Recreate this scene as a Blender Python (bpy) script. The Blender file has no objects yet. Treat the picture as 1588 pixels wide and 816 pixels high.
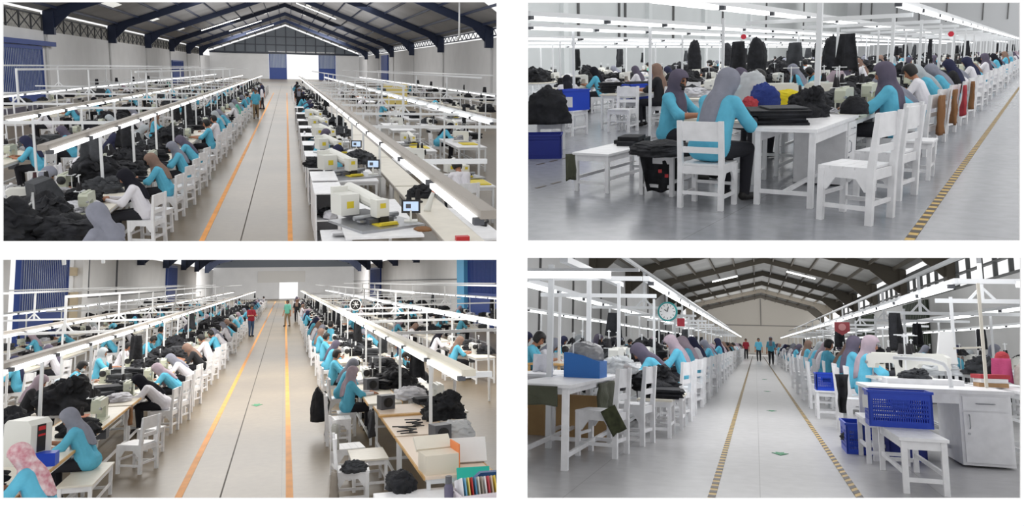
import bpy, bmesh, math, random
import numpy as np
from mathutils import Vector, Matrix, noise
random.seed(7)
PI = math.pi
scene = bpy.context.scene
COL = scene.collection
# ------------------------------------------------------------------ camera, sky, exposure
CAM_Z = 2.0
FPX, PPX, PPY = 1200.0, 794.0, 300.0          # focal length and principal point, pixels of a 1588 x 816 frame
cam = bpy.data.objects.new('camera', bpy.data.cameras.new('camera'))
COL.objects.link(cam)
cam.location = (0, 0, CAM_Z)
cam.rotation_euler = (PI / 2, 0, 0)
cam.data.sensor_fit = 'HORIZONTAL'
cam.data.sensor_width = 36.0
cam.data.lens = FPX / 1588 * 36
cam.data.shift_y = (PPY - 408) / 1588
cam.data.clip_start, cam.data.clip_end = 0.05, 600
scene.camera = cam
world = bpy.data.worlds.new('overcast_sky')
scene.world = world
world.use_nodes = True
world.node_tree.nodes['Background'].inputs[0].default_value = (1.0, 1.0, 1.0, 1)
world.node_tree.nodes['Background'].inputs[1].default_value = 1.05
scene.view_settings.view_transform = 'Standard'
scene.view_settings.look = 'None'
scene.view_settings.exposure = 0.0
scene.view_settings.gamma = 1.0
scene.view_settings.use_curve_mapping = False

# ------------------------------------------------------------------ the four halls: each a rigid frame with its own floor, aisle along +Y
class Hall:
    def __init__(s, vx, vy, eye, mix, phrase):
        d = np.array([vx - PPX, FPX, PPY - vy]); d /= np.linalg.norm(d)
        a = np.array([0, -d[2], d[1]])
        r = np.array([d[1], -d[0], 0]); r /= np.linalg.norm(r)
        b = np.cross(r, d)
        a = a - d * a.dot(d); a /= np.linalg.norm(a)
        u = a * (1 - mix) + b * mix
        u -= d * u.dot(d); u /= np.linalg.norm(u)
        r = np.cross(d, u)
        R = Matrix(np.stack([r, d, u], 1).tolist()).to_4x4()
        s.M = Matrix.Translation((0, 0, CAM_Z)) @ R @ Matrix.Translation((0, 0, -eye))
        s.phrase = phrase
HA = Hall(444, 104, 3.0, .5, 'upper-left hall')
HB = Hall(1626, 73, 1.5, .3, 'upper-right hall')
HC = Hall(442, 438, 3.0, .5, 'lower-left hall')
HD = Hall(1172, 536, 1.15, .5, 'lower-right hall')

def lamp(hall, name, x, y, z, sx, sy, watts, col=(1, 1, 1), rx=0):
    L = bpy.data.lights.new(name, 'AREA'); L.shape = 'RECTANGLE'; L.size = sx; L.size_y = sy
    L.energy = watts; L.color = col
    o = bpy.data.objects.new(name, L); COL.objects.link(o)
    o.matrix_world = hall.M @ Matrix.Translation((x, y, z)) @ Matrix.Rotation(rx, 4, 'X')
    return o
# added fill lights without fittings: downward, up at the roofs, towards the end walls
for y in (62, 100, 140, 180): lamp(HA, 'added_overhead_fill', 0, y, 10, 22, 24, 3600)  # unseen overhead fill, added to brighten walls and floor
for y in (60, 100, 150): lamp(HA, 'added_roof_fill', 0, y, 4.5, 22, 30, 2200, rx=PI)  # added upward fill, stands in for tube glow on the roof
lamp(HA, 'added_end_wall_fill', 0, 180, 8, 24, 5, 2500, rx=PI / 2)  # added fill that brightens the end wall and gable
lamp(HC, 'added_overhead_fill', 0, 24, 4.2, 14, 12, 1700, (1, .98, .95))  # unseen fill added over the dim near rows
for y in (50, 85, 125): lamp(HC, 'added_overhead_fill', 0, y, 5.6, 18, 24, 2400, (1, .98, .95))
lamp(HD, 'added_overhead_fill', .4, 12.2, 2.4, 6, 6, 200)  # unseen fill added to lift the dark foreground
for y in (30, 60, 95): lamp(HD, 'added_overhead_fill', .5, y, 5.0, 14, 18, 750)
for y in (38, 60, 90): lamp(HD, 'added_roof_fill', .5, y, 2.6, 12, 20, 800, rx=PI)  # added upward fill for the roof underside
lamp(HD, 'added_end_wall_fill', .5, 95, 4, 14, 4, 1500, rx=PI / 2)  # added fill for the dark end wall
for y in (35, 80): lamp(HB, 'added_overhead_fill', -12, y, 8.5, 14, 20, 1500)
lamp(HB, 'added_end_wall_fill', -6, 100, 9, 30, 6, 3000, rx=PI / 2)
lamp(HC, 'added_end_wall_fill', 0, 122, 3.6, 20, 3, 2600, rx=PI / 2)

# ------------------------------------------------------------------ materials
MATS = {}
def mat(name, col, rough=.6, metal=0.0, bump=0.0, bscale=60.0, var=0.0, vscale=3.0, emit=0.0, alpha=1.0, coords='Object', col2=None, spec=.5):
    if name in MATS: return MATS[name]
    m = bpy.data.materials.new(name); m.use_nodes = True; MATS[name] = m
    nt = m.node_tree; p = nt.nodes['Principled BSDF']
    c = tuple(col) + (1,)
    p.inputs['Base Color'].default_value = c
    p.inputs['Roughness'].default_value = rough
    p.inputs['Metallic'].default_value = metal
    p.inputs['Specular IOR Level'].default_value = spec
    m.diffuse_color = c
    if emit:
        p.inputs['Emission Color'].default_value = c
        p.inputs['Emission Strength'].default_value = emit
    if alpha < 1: p.inputs['Alpha'].default_value = alpha
    if var or bump or col2:
        tc = nt.nodes.new('ShaderNodeTexCoord')
        if var or col2:
            n = nt.nodes.new('ShaderNodeTexNoise'); n.inputs['Scale'].default_value = vscale; n.inputs['Detail'].default_value = 5
            nt.links.new(tc.outputs[coords], n.inputs['Vector'])
            r = nt.nodes.new('ShaderNodeValToRGB')
            lo = tuple(max(0, x * (1 - var)) for x in col) if col2 is None else tuple(col2)
            hi = tuple(min(1, x * (1 + var)) for x in col)
            r.color_ramp.elements[0].position = .35; r.color_ramp.elements[1].position = .65
            r.color_ramp.elements[0].color = lo + (1,); r.color_ramp.elements[1].color = hi + (1,)
            nt.links.new(n.outputs['Fac'], r.inputs['Fac']); nt.links.new(r.outputs['Color'], p.inputs['Base Color'])
        if bump:
            n2 = nt.nodes.new('ShaderNodeTexNoise'); n2.inputs['Scale'].default_value = bscale; n2.inputs['Detail'].default_value = 3
            nt.links.new(tc.outputs[coords], n2.inputs['Vector'])
            b = nt.nodes.new('ShaderNodeBump'); b.inputs['Strength'].default_value = bump; b.inputs['Distance'].default_value = .02
            nt.links.new(n2.outputs['Fac'], b.inputs['Height']); nt.links.new(b.outputs['Normal'], p.inputs['Normal'])
    return m
def S(r, g, b):                                  # sRGB 0-255 -> linear
    return tuple((v / 255 / 12.92 if v <= 10 else ((v / 255 + .055) / 1.055) ** 2.4) for v in (r, g, b))

WHITE = mat('white_painted_wood', S(238, 238, 240), .4, var=.05, vscale=9)
CREAM = mat('cream_laminate', S(228, 222, 208), .4, var=.04, vscale=4)
STEEL = mat('white_painted_steel', S(232, 234, 236), .35)
RAIL = mat('grey_galvanised_rail', S(165, 158, 150), .5, .2)
DARKSTEEL = mat('dark_blue_steel', S(28, 40, 68), .5)
BROWNSTEEL = mat('dark_brown_steel', S(74, 68, 58), .6)
TUBE = mat('lit_fluorescent_tube', (.97, .99, 1), .3, emit=2.2)
ROOFTUBE = mat('lit_roof_tube', (1, 1, .96), .3, emit=3.0)
SHEET = mat('silver_roof_sheet', S(150, 150, 152), .5, .3, var=.12, vscale=.25)
SKYLIGHT = mat('translucent_roof_sheet', S(235, 235, 230), .6, emit=.7)
WALL = mat('white_plaster_wall', S(226, 226, 226), .8, var=.03, vscale=.5)
BLUEPAINT = mat('blue_painted_metal', S(36, 66, 140), .5)
GREYMETAL = mat('grey_cladding', S(105, 112, 120), .6)
MESHPANE = mat('grey_louvre_pane', S(160, 158, 152), .7, var=.25, vscale=4)
SKIN = mat('skin', S(176, 124, 96), .55)
HAIR = mat('black_hair', S(22, 20, 20), .5)
TEAL = mat('teal_cotton', S(100, 184, 212), .9, bump=.7, bscale=9, var=.07, vscale=7, spec=.2)
WSHIRT = mat('white_cotton', S(230, 228, 234), .9, bump=.7, bscale=9, spec=.2)
RSHIRT = mat('red_cotton', S(150, 36, 52), .85, bump=.2)
GSHIRT = mat('green_cotton', S(110, 190, 170), .85, bump=.2)
BSHIRT = mat('black_cotton', S(34, 34, 38), .85, bump=.2)
TROUSER = mat('dark_trousers', S(30, 30, 38), .85, bump=.2)
JEANS = mat('blue_jeans', S(60, 84, 116), .85)
KHAKI = mat('khaki_trousers', S(140, 122, 96), .85)
SHOE = mat('black_shoe', S(24, 22, 22), .5)
HJ = {'grey': mat('grey_hijab', S(138, 140, 152), .9, bump=.8, bscale=7, spec=.2, var=.1, vscale=6),
      'mauve': mat('mauve_hijab', S(172, 156, 166), .9, bump=.8, bscale=7, spec=.2, var=.1, vscale=6),
      'brown': mat('brown_hijab', S(140, 116, 104), .9, bump=.8, bscale=7, spec=.2, var=.1, vscale=6),
      'black': mat('black_hijab', S(32, 32, 40), .9, bump=.8, bscale=7, spec=.2, var=.1, vscale=6),
      'navy': mat('navy_hijab', S(52, 54, 78), .9, bump=.8, bscale=7, spec=.2, var=.1, vscale=6),
      'purple-grey': mat('purple_grey_hijab', S(98, 92, 108), .9, bump=.8, bscale=7, spec=.2, var=.1, vscale=6),
      'silver': mat('silver_hijab', S(176, 182, 186), .9, bump=.8, bscale=7, spec=.2, var=.1, vscale=6),
      'pink patterned': mat('pink_patterned_hijab', S(226, 206, 208), .8, col2=S(196, 128, 140), vscale=14)}
CLOTHK = mat('black_fabric', S(30, 31, 36), .85, bump=.9, bscale=14, var=.45, vscale=7)
CLOTHG = mat('charcoal_fabric', S(66, 68, 72), .9, bump=.6, bscale=30, var=.25, vscale=5)
CLOTHW = mat('white_fabric', S(214, 214, 220), .9, bump=.5, bscale=24)
CLOTHO = mat('olive_fabric', S(74, 76, 62), .9, bump=.4, bscale=24, var=.2)
CLOTHB = mat('brown_fabric', S(136, 96, 62), .9, bump=.4, bscale=24)
CLOTHU = mat('blue_fabric', S(42, 60, 130), .9, bump=.4)
CLOTHY = mat('yellow_fabric', S(220, 200, 40), .9, bump=.3)
CLOTHP = mat('pink_fabric', S(200, 84, 130), .9, bump=.3)
CLOTHR = mat('red_fabric', S(176, 62, 70), .9, bump=.3)
MACH = mat('pale_green_machine_enamel', S(196, 200, 182), .35)
MACHW = mat('white_machine_enamel', S(228, 228, 222), .35)
METAL = mat('brushed_steel', S(170, 172, 176), .3, .7)
BLACKP = mat('black_plastic', S(28, 28, 30), .4)
GREYP = mat('dark_grey_plastic', S(84, 86, 92), .5)
CRATEB = mat('blue_plastic', S(22, 66, 190), .4)
CRATED = mat('dark_blue_plastic', S(24, 40, 130), .45)
ORANGE = mat('orange_floor_paint', S(226, 150, 62), .6, var=.1, vscale=3)
TAPEY = mat('yellow_tape', S(214, 178, 96), .5)
TAPEK = mat('black_tape', S(70, 58, 44), .5)
ARROW = mat('green_floor_paint', S(34, 130, 84), .6)
PAPER = mat('white_paper', S(238, 238, 238), .8)
SCREEN = mat('lit_screen', S(190, 212, 240), .3, emit=.45)
YELLOW = mat('yellow_sticker', S(222, 200, 50), .5)
WOOD = mat('wooden_edge', S(206, 164, 104), .6, var=.12, vscale=6)
CARD = mat('brown_cardboard', S(176, 140, 100), .8)
PLASTIC = mat('cloudy_plastic', S(214, 218, 222), .25, alpha=.6)
REDP = mat('red_plastic', S(200, 44, 50), .4)
TEALP = mat('teal_plastic', S(40, 150, 150), .4)
SKYBLUE = mat('mid_blue_plastic', S(42, 112, 190), .4)
THREADK = mat('black_thread', S(28, 26, 30), .8)
GREENMETAL = mat('dark_green_cladding', S(70, 80, 66), .6)

def floor_mat(name, a, b, rough, tile, seam, vs=.35, bumps=0):
    m = mat(name, a, rough, col2=b, vscale=vs)
    nt = m.node_tree; p = nt.nodes['Principled BSDF']
    ramp = [n for n in nt.nodes if n.type == 'VALTORGB'][0]
    ramp.color_ramp.elements[0].position = .3; ramp.color_ramp.elements[1].position = .7
    tc = [n for n in nt.nodes if n.type == 'TEX_COORD'][0]
    br = nt.nodes.new('ShaderNodeTexBrick'); br.offset = 0
    br.inputs['Scale'].default_value = 1; br.inputs['Mortar Size'].default_value = seam
    br.inputs['Brick Width'].default_value = tile[0]; br.inputs['Row Height'].default_value = tile[1]
    br.inputs['Mortar Smooth'].default_value = .2
    nt.links.new(tc.outputs['Object'], br.inputs['Vector'])
    mx = nt.nodes.new('ShaderNodeMixRGB'); mx.blend_type = 'MULTIPLY'
    nt.links.new(br.outputs['Fac'], mx.inputs['Fac'])
    nt.links.new(ramp.outputs['Color'], mx.inputs['Color1']); mx.inputs['Color2'].default_value = (.55, .55, .55, 1)
    nz = nt.nodes.new('ShaderNodeTexNoise'); nz.inputs['Scale'].default_value = 7; nz.inputs['Detail'].default_value = 8
    nt.links.new(tc.outputs['Object'], nz.inputs['Vector'])
    mr = nt.nodes.new('ShaderNodeMapRange'); mr.inputs[1].default_value = .3; mr.inputs[2].default_value = .75; mr.inputs[3].default_value = .86; mr.inputs[4].default_value = 1.06
    nt.links.new(nz.outputs['Fac'], mr.inputs[0])
    m2 = nt.nodes.new('ShaderNodeMixRGB'); m2.blend_type = 'MULTIPLY'; m2.inputs['Fac'].default_value = 1
    nt.links.new(mx.outputs['Color'], m2.inputs['Color1']); nt.links.new(mr.outputs[0], m2.inputs['Color2'])
    nt.links.new(m2.outputs['Color'], p.inputs['Base Color'])
    return m

# ------------------------------------------------------------------ mesh builder
class MB:
    def __init__(s): s.v = []; s.f = []; s.m = []
    def add(s, vs, fs, mi=0):
        b = len(s.v); s.v += [tuple(v) for v in vs]
        s.f += [tuple(b + i for i in f) for f in fs]; s.m += [mi] * len(fs); return s
    def box(s, x0, x1, y0, y1, z0, z1, mi=0, T=None):
        vs = [Vector((x, y, z)) for z in (z0, z1) for y in (y0, y1) for x in (x0, x1)]
        if T is not None: vs = [T @ v for v in vs]
        return s.add(vs, [(0, 2, 3, 1), (4, 5, 7, 6), (0, 1, 5, 4), (1, 3, 7, 5), (3, 2, 6, 7), (2, 0, 4, 6)], mi)
    def beam(s, a, b, w, h=None, mi=0):
        h = h or w; a, b = Vector(a), Vector(b); d = (b - a).normalized()
        up = Vector((0, 0, 1)) if abs(d.z) < .9 else Vector((0, 1, 0))
        r = d.cross(up).normalized(); u = r.cross(d)
        vs = [p + r * (sx * w / 2) + u * (sz * h / 2) for p in (a, b) for sx, sz in ((-1, -1), (1, -1), (1, 1), (-1, 1))]
        return s.add(vs, [(3, 2, 1, 0), (4, 5, 6, 7), (0, 1, 5, 4), (1, 2, 6, 5), (2, 3, 7, 6), (3, 0, 4, 7)], mi)
    def tube(s, pts, r, n=8, mi=0, caps=True):
        pts = [Vector(p) for p in pts]
        rr = r if isinstance(r, (list, tuple)) else [r] * len(pts)
        rings = []; ref = None
        for i, p in enumerate(pts):
            d = (pts[min(i + 1, len(pts) - 1)] - pts[max(i - 1, 0)]).normalized()
            if ref is None: ref = Vector((0, 0, 1)) if abs(d.z) < .9 else Vector((1, 0, 0))
            a = d.cross(ref).normalized(); b = a.cross(d).normalized(); ref = b
            rings.append([p + (a * math.cos(t) + b * math.sin(t)) * rr[i] for t in [2 * PI * k / n for k in range(n)]])
        return s.loft(rings, caps, mi)
    def loft(s, rings, caps=True, mi=0):
        n = len(rings[0]); vs = [v for r in rings for v in r]; fs = []
        for i in range(len(rings) - 1):
            for k in range(n):
                fs.append((i * n + k, i * n + (k + 1) % n, (i + 1) * n + (k + 1) % n, (i + 1) * n + k))
        if caps: fs += [tuple(reversed(range(n))), tuple((len(rings) - 1) * n + k for k in range(n))]
        return s.add(vs, fs, mi)
    def prism(s, poly, axis, a, b, mi=0):       # poly of 2D points in the plane orthogonal to axis
        def P(u, v, t): return {'x': (t, u, v), 'y': (u, t, v), 'z': (u, v, t)}[axis]
        n = len(poly); vs = [P(u, v, a) for u, v in poly] + [P(u, v, b) for u, v in poly]
        fs = [tuple(range(n)), tuple(reversed(range(n, 2 * n)))] + [(k, (k + 1) % n + 0, n + (k + 1) % n, n + k)[::-1] for k in range(n)]
        return s.add(vs, fs, mi)
    def ball(s, c, r, n=10, mi=0):
        c = Vector(c); r = (r, r, r) if not isinstance(r, (tuple, list)) else r
        rings = []
        for i in range(n + 1):
            t = PI * (i + .02) / (n + .04)
            rings.append([c + Vector((r[0] * math.sin(t) * math.cos(a), r[1] * math.sin(t) * math.sin(a), -r[2] * math.cos(t))) for a in [2 * PI * k / (n + 2) for k in range(n + 2)]])
        return s.loft(rings, True, mi)
    def mesh(s, name, mats, smooth=False, fix=True):
        me = bpy.data.meshes.new(name); me.from_pydata(s.v, [], s.f)
        for m in (mats if isinstance(mats, (list, tuple)) else [mats]): me.materials.append(m)
        me.polygons.foreach_set('material_index', s.m)
        if fix:
            bm = bmesh.new(); bm.from_mesh(me); bmesh.ops.recalc_face_normals(bm, faces=bm.faces); bm.to_mesh(me); bm.free()
        if smooth: me.polygons.foreach_set('use_smooth', [True] * len(me.polygons))
        me.update(); return me

def raw(name, me, parent=None):
    o = bpy.data.objects.new(name, me); COL.objects.link(o)
    if parent is not None: o.parent = parent
    return o
def tag(o, label, cat, group=None, kind=None):
    o['label'] = label; o['category'] = cat
    if group: o['group'] = group
    if kind: o['kind'] = kind
    return o
def struct(hall, name, mb, mats, label, parent=None):
    o = raw(name, mb.mesh(name, mats), parent)
    if parent is None:
        o.matrix_world = hall.M if hall else Matrix.Identity(4)
        o['kind'] = 'structure'; o['label'] = label
    return o
# a KIND is a list of (part name, mesh, [sub-parts]); put() sets one individual down
def put(hall, kind, name, label, cat, x, y, z=0, rz=0, group=None, sc=1.0, rx=0, swap=None, scz=None):
    T = hall.M @ Matrix.Translation((x, y, z)) @ Matrix.Rotation(rz, 4, 'Z') @ Matrix.Rotation(rx, 4, 'X') @ Matrix.Diagonal((sc, sc, scz or sc, 1))
    if not isinstance(kind, list):
        o = raw(name, kind)
        if swap: reslot(o, swap)
    else:
        o = bpy.data.objects.new(name, None); COL.objects.link(o); o.empty_display_size = .1
        for pn, me, subs in kind:
            c = raw(pn, me, o)
            if swap: reslot(c, swap)
            for sn, sme, _ in subs:
                d = raw(sn, sme, c)
                if swap: reslot(d, swap)
    o.matrix_world = T
    return tag(o, label, cat, group)
def reslot(o, swap):
    for i, m in enumerate(o.data.materials):
        if m and m.name in swap:
            o.material_slots[i].link = 'OBJECT'; o.material_slots[i].material = swap[m.name]
def join(kind, name):
    mats = []; V = []; F = []; MI = []
    def walk(k):
        for _, me, subs in k:
            b = len(V); V.extend(tuple(v.co) for v in me.vertices)
            for p in me.polygons:
                F.append(tuple(b + i for i in p.vertices))
                m = me.materials[p.material_index]
                if m not in mats: mats.append(m)
                MI.append(mats.index(m))
            walk(subs)
    walk(kind)
    mb = MB(); mb.v, mb.f, mb.m = V, F, MI
    return mb.mesh(name, mats, fix=False)
ORD = 'first second third fourth fifth sixth seventh eighth ninth tenth eleventh twelfth thirteenth fourteenth fifteenth sixteenth seventeenth eighteenth nineteenth'.split()
def nth(i):
    if i < 19: return ORD[i]
    tens = {2: 'twenty', 3: 'thirty', 4: 'forty', 5: 'fifty'}[(i + 1) // 10]; u = (i + 1) % 10
    return tens + '-' + ORD[u - 1] if u else {2: 'twentieth', 3: 'thirtieth', 4: 'fortieth', 5: 'fiftieth'}[(i + 1) // 10]
# ------------------------------------------------------------------ furniture kinds (front = +Y, stand on z = 0)
def chair_kind(arch=True, w=.42, d=.42, sh=.45, bh=.88):
    hw, hd = w / 2, d / 2; L = .048; k = []
    seat = MB()
    for i in range(4): seat.box(-hw - .01, hw + .01, -hd + .03 + i * (d - .02) / 4, -hd + .03 + (i + 1) * (d - .02) / 4 - .003, sh - .022, sh)
    k.append(('seat', seat.mesh('seat', WHITE), []))
    bk = MB()
    bk.box(-hw + L / 2, hw - L / 2, -hd - .012, -hd + .01, bh - .2, bh - .01)
    bk.box(-hw + L / 2, hw - L / 2, -hd - .008, -hd + .012, sh + .11, sh + .17)
    k.append(('backrest', bk.mesh('backrest', WHITE), []))
    for sx in (-1, 1):
        k.append(('leg', MB().box(sx * hw - L / 2, sx * hw + L / 2, hd - L, hd, 0, sh - .022).mesh('leg', WHITE), []))
        x0, x1 = sx * hw - L / 2, sx * hw + L / 2
        p = [(-hd + .03, 0), (-hd - .022, 0), (-hd - .022, sh), (-hd - .05, bh), (-hd - .015, bh), (-hd + .03, sh)]
        k.append(('leg', MB().prism([(a, b) for a, b in p], 'x', x0, x1).mesh('leg', WHITE), []))
    ap = MB(); z1 = sh - .022; c = .09
    for sx in (-1, 1):
        y0, y1 = -hd + .03, hd - L
        poly = [(y0, z1), (y0, z1 - .17), (y0 + .02, z1 - .17), (y0 + c, z1 - .07), (y1 - c, z1 - .07), (y1 - .02, z1 - .17), (y1, z1 - .17), (y1, z1)]
        ap.prism(poly, 'x', sx * hw - .01, sx * hw + .01)
    for y in (hd - L / 2, -hd + .01): ap.box(-hw + L / 2, hw - L / 2, y - .01, y + .01, z1 - .08, z1)
    k.append(('apron', ap.mesh('apron', WHITE), []))
    st = MB()
    for sx in (-1, 1): st.box(sx * hw - .01, sx * hw + .01, -hd + .03, hd - L, .11, .145)
    st.box(-hw + L / 2, hw - L / 2, hd - L * .5 - .01, hd - L * .5 + .01, .2, .23)
    st.box(-hw + L / 2, hw - L / 2, -hd, -hd + .02, .14, .175)
    k.append(('stretcher', st.mesh('stretcher', WHITE), []))
    return k
def stool_kind(w=.34, d=.34, h=.45, top=WHITE, leg=.045):
    k = []; hw, hd = w / 2, d / 2
    t = MB(); n = max(2, int(d / .12))
    for i in range(n): t.box(-hw - .015, hw + .015, -hd - .015 + i * (d + .03) / n, -hd - .015 + (i + 1) * (d + .03) / n - .003, h - .025, h)
    k.append(('seat', t.mesh('seat', top), []))
    for sx in (-1, 1):
        for sy in (-1, 1):
            x, y = sx * (hw - leg / 2), sy * (hd - leg / 2)
            k.append(('leg', MB().box(x - leg / 2, x + leg / 2, y - leg / 2, y + leg / 2, 0, h - .025).mesh('leg', WHITE), []))
    ap = MB()
    for s in (-1, 1):
        ap.box(-hw + leg, hw - leg, s * (hd - leg / 2) - .01, s * (hd - leg / 2) + .01, h - .095, h - .025)
        ap.box(s * (hw - leg / 2) - .01, s * (hw - leg / 2) + .01, -hd + leg, hd - leg, h - .095, h - .025)
    k.append(('apron', ap.mesh('apron', WHITE), []))
    st = MB()
    for s in (-1, 1):
        st.box(s * (hw - leg / 2) - .012, s * (hw - leg / 2) + .012, -hd + leg, hd - leg, .14, .175)
        st.box(-hw + leg, hw - leg, s * (hd - leg / 2) - .012, s * (hd - leg / 2) + .012, .09, .125)
    k.append(('stretcher', st.mesh('stretcher', WHITE), []))
    return k
def table_kind(w, d, h=.75, top=CREAM, leg=STEEL, lw=.045, bar=True, edge=None):
    k = []; hw, hd = w / 2, d / 2
    t = MB().box(-hw, hw, -hd, hd, h - .03, h)
    subs = []
    if edge: subs = [('edge_band', MB().box(-hw - .018, -hw, -hd, hd, h - .034, h + .002).box(hw, hw + .018, -hd, hd, h - .034, h + .002).mesh('edge_band', edge), [])]
    k.append(('tabletop', t.mesh('tabletop', top), subs))
    for sx in (-1, 1):
        for sy in (-1, 1):
            x, y = sx * (hw - lw), sy * (hd - lw)
            k.append(('leg', MB().box(x - lw / 2, x + lw / 2, y - lw / 2, y + lw / 2, 0, h - .03).mesh('leg', leg), []))
    f = MB()
    for s in (-1, 1):
        f.box(-hw + lw, hw - lw, s * (hd - lw) - .012, s * (hd - lw) + .012, h - .09, h - .03)
        f.box(s * (hw - lw) - .012, s * (hw - lw) + .012, -hd + lw, hd - lw, h - .09, h - .03)
    if bar:
        f.box(-hw + lw, hw - lw, -.015, .015, .1, .14)
        for s in (-1, 1): f.box(s * (hw - lw) - .015, s * (hw - lw) + .015, -hd + lw, hd - lw, .1, .14)
    k.append(('frame', f.mesh('frame', leg), []))
    return k
def crate_kind(w=.54, d=.38, h=.32, col=None, slots=True):
    col = col or CRATEB; k = []; hw, hd = w / 2, d / 2; t = .018
    b = MB().box(-hw, hw, -hd, hd, 0, .02)
    k.append(('base', b.mesh('base', col), []))
    for axis, s in (('x', -1), ('x', 1), ('y', -1), ('y', 1)):
        m = MB(); L = w if axis == 'y' else d; H2 = L / 2
        def bx(u0, u1, z0, z1, th=t, m=m, axis=axis, s=s):
            if axis == 'y': m.box(u0, u1, min(s * hd, s * (hd - th)), max(s * hd, s * (hd - th)), z0, z1)
            else: m.box(min(s * hw, s * (hw - th)), max(s * hw, s * (hw - th)), u0, u1, z0, z1)
        bx(-H2, H2, h - .07, h); bx(-H2, H2, .02, .055)
        bx(-H2, -H2 + .035, .055, h - .07); bx(H2 - .035, H2, .055, h - .07)
        if slots:
            n = int(L / .022)
            for i in range(n + 1):
                u = -H2 + .035 + (L - .07) * i / n; bx(u - .0045, u + .0045, .055, h - .07, .012)
            for j in range(1, 5):
                z = .055 + (h - .125) * j / 5; bx(-H2 + .03, H2 - .03, z - .007, z + .007, .014)
            bx(-.07, .07, h - .15, h - .07, .015)
        else: bx(-H2 + .03, H2 - .03, .05, h - .06, .01)
        k.append(('side_panel', m.mesh('side_panel', col), []))
    r = MB(); o = .012
    r.box(-hw - o, hw + o, -hd - o, -hd + .008, h - .012, h + .012).box(-hw - o, hw + o, hd - .008, hd + o, h - .012, h + .012)
    r.box(-hw - o, -hw + .008, -hd, hd, h - .012, h + .012).box(hw - .008, hw + o, -hd, hd, h - .012, h + .012)
    k.append(('rim', r.mesh('rim', col), []))
    return k

# ------------------------------------------------------------------ sewing machines (operator side = -Y, arm along X)
def machine_kind(enamel):
    b = MB()
    b.box(-.26, .26, -.09, .09, 0, .03)                         # bed
    prof = [(.10, .03), (.25, .03), (.26, .17), (.25, .29), (.21, .31), (-.21, .31), (-.25, .28), (-.25, .17), (-.23, .13), (-.15, .13), (-.14, .19), (.06, .20), (.09, .17)]
    b.prism(prof, 'y', -.065, .065)
    b.box(-.2, .2, -.02, .02, .31, .325)
    body = b.mesh('body', enamel)
    wheel = MB().tube([(.26, 0, .22), (.285, 0, .22), (.30, 0, .22)], [.035, .075, .07], 14).mesh('hand_wheel', BLACKP, True)
    ndl = MB().tube([(-.2, 0, .13), (-.2, 0, .035)], .008, 6).box(-.225, -.175, -.03, .03, .03, .037).tube([(-.24, -.05, .2), (-.255, -.075, .2)], .018, 8).mesh('needle_bar', METAL)
    stand = MB().tube([(.19, .14, 0), (.19, .14, .56)], .009, 6).beam((.07, .14, .54), (.31, .14, .54), .012).box(.1, .28, .08, .2, .30, .31).mesh('thread_stand', STEEL)
    subs = [('thread_spool', MB().tube([(x, .14, .31), (x, .14, .33), (x, .14, .44)], [.035, .033, .016], 10).mesh('thread_spool', THREADK, True), []) for x in (.14, .24)]
    motor = MB().box(-.06, .16, -.11, .06, -.26, -.04).tube([(.16, -.03, -.15), (.2, -.03, -.15)], .05, 10).mesh('motor', GREYP)
    return [('body', body, []), ('hand_wheel', wheel, []), ('needle_bar', ndl, []), ('thread_stand', stand, subs), ('motor', motor, [])]
def pattern_machine_kind():                                     # head towards -Y, arm running back to +Y
    k = []
    k.append(('bed_plate', MB().box(-.5, .5, -.55, .45, 0, .035).mesh('bed_plate', METAL), []))
    k.append(('base', MB().box(-.2, .2, -.2, .62, .035, .11).mesh('base', GREYP), []))
    arm = MB()
    arm.tube([(0, .72, .12), (0, .72, .30), (0, .70, .42)], [.13, .13, .12], 12)
    arm.tube([(0, .78, .38), (0, .74, .40), (0, .35, .36), (0, -.12, .30), (0, -.16, .29)], [.07, .115, .11, .10, .08], 14)
    arm.box(-.1, .1, -.24, -.06, .13, .38)
    k.append(('arm', arm.mesh('arm', MACHW), [('sticker', MB().box(-.045, .045, -.244, -.24, .26, .33).mesh('sticker', YELLOW), [])]))
    mb = MB().box(-.42, -.13, .2, .5, .12, .42).box(-.4, -.15, .5, .56, .15, .5)
    k.append(('motor_box', mb.mesh('motor_box', MACHW), [('sticker', MB().box(-.33, -.22, .196, .2, .22, .32).mesh('sticker', YELLOW), [])]))
    k.append(('clamp_bar', MB().tube([(-.36, -.05, .12), (.36, -.05, .12)], .035, 10).box(-.3, .3, -.12, -.02, .06, .09).mesh('clamp_bar', METAL), []))
    k.append(('sewing_frame', MB().box(-.16, .16, -.4, -.2, .036, .05).box(-.13, .13, -.42, -.36, .05, .085).mesh('sewing_frame', YELLOW), []))
    k.append(('needle_head', MB().box(-.05, .09, -.25, -.15, .06, .14).tube([(0, -.2, .14), (0, -.2, .05)], .012, 8).mesh('needle_head', BLACKP), []))
    return k
def screen_kind():
    a = Matrix.Rotation(math.radians(-18), 4, 'X')
    return [('housing', MB().box(-.17, .17, -.02, .02, .16, .40, 0, a).mesh('housing', BLACKP), []),
            ('display', MB().box(-.135, .135, -.024, -.02, .195, .365, 0, a).mesh('display', SCREEN), [('window', MB().box(-.09, .0, -.026, -.024, .24, .32, 0, a).mesh('window', GREYP), [])]),
            ('stand', MB().box(-.12, .12, -.1, .1, 0, .03).tube([(0, 0, .03), (0, .05, .2)], .02, 8).mesh('stand', MACHW), [])]

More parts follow.
